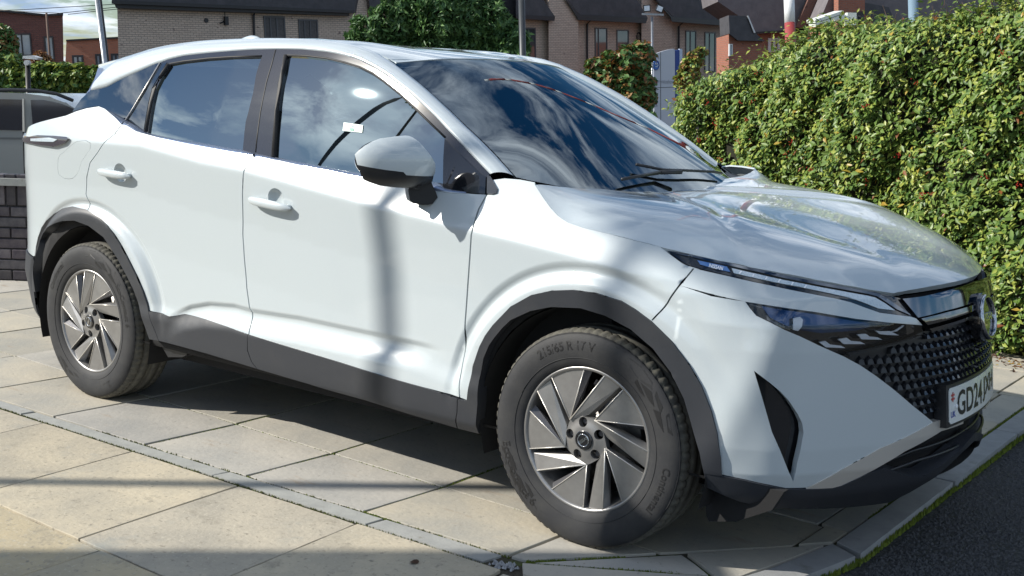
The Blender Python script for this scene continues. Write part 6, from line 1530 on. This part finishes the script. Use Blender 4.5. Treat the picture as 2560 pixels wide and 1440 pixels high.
class Wall:
    """a building built on a vertical reference plane: local axes a (along), b (away from us), h (true up)"""
    def __init__(s, name, label, px0, depth, ang, cat='house', group=None, ext=None):
        s.e1 = RH*math.cos(ang)+FH*math.sin(ang); s.e2 = np.array([-s.e1[1], s.e1[0], 0]); s.e2 *= np.sign(s.e2@FH); s.u = UPV; s.e1 = s.e1-s.u*(s.e1@s.u); s.e1 /= np.linalg.norm(s.e1); s.e2 = np.cross(s.u, s.e1); s.e2 *= np.sign(s.e2@FH)
        s.ext = FH if ext is None else (lambda r_: r_/np.linalg.norm(r_))(ray([(ext, 100)])[0]*[1, 1, 0]); s.O = PD([px0], depth)[0]; s.O = s.O-s.u*(s.O[2]+.05)
        s.root = empty(name); s.root.matrix_world = Matrix(((s.e1[0], s.e2[0], s.u[0], s.O[0]), (s.e1[1], s.e2[1], s.u[1], s.O[1]), (s.e1[2], s.e2[2], s.u[2], s.O[2]), (0, 0, 0, 1))); tag(s.root, label, cat, group)
    def loc(s, px, b=0.):
        P = on_plane(px, s.e2, s.O@s.e2+b)-s.O; return np.stack([P@s.e1, np.full(len(P), b), P@s.u], 1)
    def pr(s, name, px, b0, b1, m, parent=None, ground=False):
        q = s.loc(px, b0)
        if ground: q[:, 2] = np.where(np.array([p[1] for p in px]) > 300, -.3, q[:, 2])
        v_ = s.ext*(b1-b0); mb = MB(); mb.prism(list(q), (v_@s.e1, v_@s.e2, v_@s.u)); return mb.build(name, m, parent or s.root)
    def window(s, px, m_frame, m_pane, bars=(), fw=.05, b=0.0):
        q = s.loc(px, b); a0, a1 = q[:, 0].min(), q[:, 0].max(); h0, h1 = q[:, 2].min(), q[:, 2].max()
        mb = MB()
        for (x0, x1, z0, z1) in ((a0, a1, h1-fw, h1), (a0, a1, h0, h0+fw), (a0, a0+fw, h0+fw, h1-fw), (a1-fw, a1, h0+fw, h1-fw)): mb.box(((x0+x1)/2, b-.01, (z0+z1)/2), (x1-x0, .06, z1-z0))
        for t in bars: x = a0+(a1-a0)*t; mb.box((x, b-.01, (h0+h1)/2), (fw*.9, .06, h1-h0-2*fw))
        w = mb.build('window', m_frame, s.root); mb = MB(); mb.box(((a0+a1)/2, b+.0, (h0+h1)/2), (a1-a0-fw, .03, h1-h0-fw)); mb.build('pane', m_pane, w); return w
ang_t = .80
T1 = Wall('terraced_house', 'buff brick house end with two shuttered windows behind the white car roof, left', (293, 100), 40, ang_t, group='buff brick terraced houses')
T1.pr('wall', [(293, 18), (620, 20), (872, 36), (872, 400), (306, 400)], 0, 7, br_buff, ground=True)
T1.pr('roof', [(280, 2), (284, -60), (900, -60), (885, 30), (868, 27)], -.35, 7, slate); T1.pr('gutter', [(279, 0), (885, 26), (885, 33), (279, 9)], -.42, -.30, fascia); T1.pr('soffit', [(285, 8), (870, 32), (870, 39), (290, 20)], -.30, 0.05, fascia)
for q in ([(662, 40), (711, 43), (711, 400), (662, 400)], [(748, 48), (793, 50), (793, 400), (748, 400)]):
    q = [q[0], q[1], (q[1][0], 118), (q[0][0], 116)]; T1.window(q, grey_frame, mat('shutter_slats', (.085, .082, .085), .6, noise=(12, (.05, .05, .055), 4)), (.3, .6), .06)
mb = MB(); c = T1.loc([(515, 51)])[0]; mb.tube([c+np.array([0, -.03, 0]), c+np.array([0, .03, 0])], .085, 16); mb.build('wall_vent', fascia, T1.root)
mb = MB(); c = T1.loc([(563, 52)])[0]; mb.box(c+np.array([0, -.06, 0]), (.14, .12, .30)); mb.tube([c+np.array([-.28, -.1, -.1]), c], .025, 6); mb.tube([c, c+np.array([0, 0, 1.1])], .02, 5); mb.build('security_lamp', fascia, T1.root)
for cx in (634,): mb = MB(); q = T1.loc([(642, 22), (634, 38), (634, 160)], -.08); q[-1][2] = 0; mb.tube(list(q), .045, 8); mb.build('downpipe', fascia, T1.root)
T2 = Wall('terraced_house', 'buff brick house with its left flank in bright sun beside the dark evergreen tree', (872, 100), 47, ang_t, group='buff brick terraced houses')
T2.pr('wall', [(905, -60), (1380, -60), (1380, 400), (905, 400)], 1.2, 8, br_buff, ground=True)
c = T2.loc([(848, -8), (905, -30), (918, 8), (918, 400), (873, 400), (873, 32)], 0.0); c[:, 2] = np.where(c[:, 2] < 1, -.3, c[:, 2])
mb = MB(); mb.prism(list(c), (0, .3, 0)); mb.build('flank_wall', mat('sunlit_buff_brick', (.36, .28, .20), .9) if 0 else br_buff, T2.root)
T2.pr('roof', [(915, -60), (1310, -60), (1310, 40), (1000, 32), (925, 26)], -.2, 1.15, slate)
T3 = Wall('terraced_house', 'buff brick house with one tall window just right of the dark lamp post', (1300, 100), 52, ang_t, group='buff brick terraced houses')
T3.pr('wall', [(1296, 30), (1374, 42), (1374, 400), (1296, 400)], 0, 6, br_buff, ground=True); T3.pr('projecting_wall', [(1372, -60), (1446, -60), (1446, 400), (1372, 400)], -.35, 6, br_buff, ground=True)
T3.pr('roof', [(1290, -40), (1345, -20), (1388, 42), (1290, 38)], -.5, 5, slate); T3.pr('gutter', [(1290, 36), (1388, 41), (1386, 52), (1290, 46)], -.6, -.45, fascia)
T3.window([(1312, 69), (1338, 71), (1338, 160), (1312, 160)], grey_frame, pane_m, (), .06)
T4 = Wall('terraced_house', 'buff brick house with two tall grey windows and a downpipe behind the orange shrub', (1446, 100), 55, ang_t, group='buff brick terraced houses')
T4.pr('wall', [(1444, 40), (1612, 52), (1612, 400), (1444, 400)], 0, 6, br_buff, ground=True); T4.pr('projecting_wall', [(1604, -60), (1679, -60), (1679, 400), (1604, 400)], -.3, 6, br_buff, ground=True)
T4.pr('roof', [(1412, -6), (1414, -60), (1560, -60), (1620, 46), (1450, 37)], -.55, 5, slate); T4.pr('gutter', [(1412, -4), (1449, 36), (1619, 45), (1615, 58), (1446, 50), (1440, 38)], -.66, -.5, fascia)
T4.window([(1487, 69), (1517, 71), (1517, 160), (1487, 160)], grey_frame, pane_m, (.28,), .06); T4.window([(1541, 74), (1571, 76), (1571, 165), (1541, 165)], grey_frame, pane_m, (), .06)
mb = MB(); q = T4.loc([(1481, 46), (1468, 60), (1468, 300)], -.1); q[-1][2] = 0; mb.tube(list(q), .05, 8); mb.build('downpipe', fascia, T4.root)
mb = MB(); c = T4.loc([(1597, 92)], -.04)[0]; mb.tube([c+np.array([math.cos(a)*.15, 0, math.sin(a)*.2]) for a in np.linspace(0, 6.283, 17)], .03, 6, caps=False); mb.build('wall_ring_lamp', fascia, T4.root)
T5 = Wall('terraced_house', 'buff brick house furthest right of the row, behind the blue and white sign', (1680, 100), 60, ang_t, group='buff brick terraced houses')
T5.pr('wall', [(1677, 45), (1824, 62), (1824, 400), (1677, 400)], 0, 6, br_buff, ground=True)
T5.pr('roof', [(1636, -6), (1640, -60), (1780, -60), (1800, 0), (1841, 54), (1684, 43)], -.6, 5, slate); T5.pr('gutter', [(1634, -6), (1682, 42), (1840, 53), (1835, 66), (1680, 54), (1676, 42)], -.72, -.55, fascia)
for q in ([(1713, 76), (1739, 78), (1739, 175), (1713, 175)], [(1761, 80), (1787, 82), (1787, 180), (1761, 180)]): T5.window(q, grey_frame, pane_m, (.45,), .07)
mb = MB(); q = T5.loc([(1711, 53), (1697, 66), (1697, 300)], -.1); q[-1][2] = 0; mb.tube(list(q), .055, 8); mb.build('downpipe', fascia, T5.root)
for q in ([(1385, -30), (1445, -30), (1446, -20), (1386, -20)],): pass
# pale skylights on the slate roofs
# dark red block and the orange block on the far left
D1 = Wall('flat_roofed_building', 'dark red brick flat roofed block at the far left with white framed windows', (100, 100), 44, .12, cat='building', ext=150)
D1.pr('wall', [(-260, 10), (0, 27), (115, 38), (157, 36), (169, 400), (-260, 400)], 0, 8, br_dark, ground=True); D1.pr('parapet', [(-260, 7), (0, 24), (115, 35), (158, 33), (158, 38), (115, 40), (0, 29), (-260, 12)], -.12, .3, fascia)
D1.window([(39, 84), (77, 84), (77, 140), (39, 140)], mat('window_dark', (.03, .03, .035), .5), pane_l, (.45,), .05); D1.window([(115, 91), (133, 91), (133, 150), (115, 150)], MATS['window_dark'], pane_l, (.5,), .05)
D2 = Wall('flat_roofed_building', 'low orange brick block behind the galvanised lamp post, with pale windows', (230, 130), 62, .02, cat='building', ext=165)
D2.pr('wall', [(166, 102), (300, 94), (330, 93), (330, 400), (166, 400)], 0, 8, br_or, ground=True); D2.pr('parapet', [(165, 99), (331, 90), (331, 94), (165, 103)], -.1, .3, fascia)
for q in ([(183, 138), (208, 138), (208, 175), (183, 175)], [(241, 135), (262, 135), (262, 175), (241, 175)], [(280, 134), (302, 134), (302, 175), (280, 175)]): D2.window(q, MATS['window_dark'], pane_l, (.5,), .10)
# red brick houses on the right
H1 = Wall('red_brick_house', 'old red brick house with a big weathered slate roof beyond the hedge', (1900, 90), 52, .25)
H1.pr('wall', [(1890, 80), (1966, 74), (2100, 68), (2100, 400), (1890, 400)], 0, 6, br_red, ground=True); H1.pr('roof', [(1785, -60), (2100, -60), (2030, 72), (1888, 82), (1850, 42), (1795, 4)], -.3, 4, slate2); H1.pr('gutter', [(1886, 80), (2032, 71), (2032, 76), (1887, 85)], -.4, -.3, fascia)
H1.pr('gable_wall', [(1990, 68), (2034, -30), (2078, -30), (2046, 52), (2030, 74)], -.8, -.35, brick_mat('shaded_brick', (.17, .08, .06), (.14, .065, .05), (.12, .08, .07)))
H1.window([(1920, 96), (1949, 95), (1949, 130), (1920, 130)], sash, pane_m, (.5,), .12)
H2 = Wall('red_brick_house', 'small red brick outbuilding with a low slate roof left of the barrier arm', (1850, 110), 48, .55)
H2.pr('wall', [(1822, 86), (1843, 101), (1905, 104), (1905, 400), (1822, 400)], 0, 3, br_red, ground=True); H2.pr('roof', [(1822, 38), (1868, 40), (1888, 82), (1912, 103), (1845, 101), (1824, 84)], -.25, 2, slate); H2.pr('roof_edge', [(1868, 39), (1871, 39), (1889, 82), (1885, 82)], -.32, -.26, sash)
H2.window([(1822, 110), (1830, 112), (1830, 140), (1822, 140)], sash, pane_l, (), .04)
H3 = Wall('red_brick_house', 'brick house with a chimney stack behind the security camera', (2120, 60), 50, .3)
H3.pr('roof', [(2050, 50), (2096, -60), (2600, -60), (2600, 60), (2225, 72), (2060, 60)], -.1, 4, slate2); H3.pr('wall', [(2050, 62), (2600, 66), (2600, 400), (2050, 400)], .1, 4, br_red, ground=True)
ch = H3.pr('chimney', [(2096, -60), (2162, -60), (2162, 40), (2150, 75), (2096, 75)], -.9, -.2, br_red)
H3.pr('dormer_roof', [(2160, 6), (2222, 18), (2240, 60), (2165, 62)], -.7, -.15, slate); H3.pr('dormer_wall', [(2160, 36), (2176, 40), (2190, 80), (2160, 80)], -.8, -.72, br_red); H3.pr('chimney_flashing', [(2135, 30), (2160, 30), (2160, 60), (2137, 60)], -.95, -.91, fascia)
# ---------------------------------------------------------------- beyond the frame: the street lamp, and a tree and pillar added to cast shade
gd = np.array([SUN[0], SUN[1], 0]); gd /= np.linalg.norm(gd)
pb = np.array([-.62, -.61, 0])+gd*7.9
SL = empty('street_lamp', tuple(pb)); tag(SL, 'street lamp behind the camera whose thin shadow crosses the slabs and the front door', 'street lamp')
mb = MB(); pts = [np.array([0, 0, -.04]), np.array([-.06, -.08, 2.0]), np.array([-.19, -.25, 6.0])]+[np.array([-.19+.75*(1-math.cos(a)), -.25-.35*(1-math.cos(a)), 6.0+.9*math.sin(a)]) for a in np.linspace(.2, 1.5, 7)]
mb.tube(pts, [.040]*3+[.034]*7, 12); mb.build('post', dkpole, SL, True); mb = MB(); mb.box(pts[-1]+np.array([.25, -.1, .0]), (.55, .2, .1), ((.91, -.41, 0), (.41, .91, 0), (0, 0, 1))); mb.build('lamp_head', dkpole, SL)
TB = np.array([-.24, -1.22, 0])-np.array([1.2, 1.05, 0])/1.594*8.6; ST = empty('shade_caster_tree', tuple(TB)); tag(ST, 'unseen slim tree added behind the camera to shade the front of the bonnet', 'tree')  # added caster, its crown shaped to throw shade on the bonnet
mb = MB(); mb.tube([(0, 0, -.04), (.02, 0, 3), (0, .02, 6.9)], [.065, .055, .03], 10); mb.build('trunk', bark, ST, True)
pn2 = np.array([gd[1], -gd[0], 0]); k_ = 2600; d_ = rng.normal(0, 1, (k_, 3)); d_ /= np.linalg.norm(d_, axis=1, keepdims=True); r_ = rng.random(k_)**.4
cen_ = np.array([.60, -.44, .93])+SUN*((9.75)/math.cos(sun_el))-TB
q = cen_+(pn2*(d_[:, :1]*.62)+gd*(d_[:, 1:2]*.40)+np.array([0, 0, 1.])*(d_[:, 2:3]*.25))*r_[:, None]
leaves('foliage', q, d_+np.array([0, 0, .8]), .085, [lf_mid, lf_con2], [.6, .4], ST, .5)
GP = empty('shade_caster_pillar'); tag(GP, 'unseen broad brick pillar added left of the camera to shade the nearest slabs', 'pillar')  # added block, sized and placed to throw shade on the near slabs
pn = np.array([gd[1], -gd[0], 0]); pn *= np.sign(pn@np.array([1., -1, 0])); g0 = np.array([-.74, -1.62, 0])+gd*2.9+pn*.62
GP.location = tuple(g0); ax3 = (tuple(gd), tuple(pn), (0, 0, 1))
mb = MB(); mb.box((0, 0, 1.2), (.5, 1.2, 2.5), ax3); mb.build('shaft', br_red, GP); mb = MB(); mb.box((0, 0, 2.5), (.62, 1.26, .1), ax3); mb.build('cap_stone', edging, GP)
for o in list(MIRROR):
    c = o.copy(); col.objects.link(c); c.parent = CAR; c.scale = (1, -1, 1)
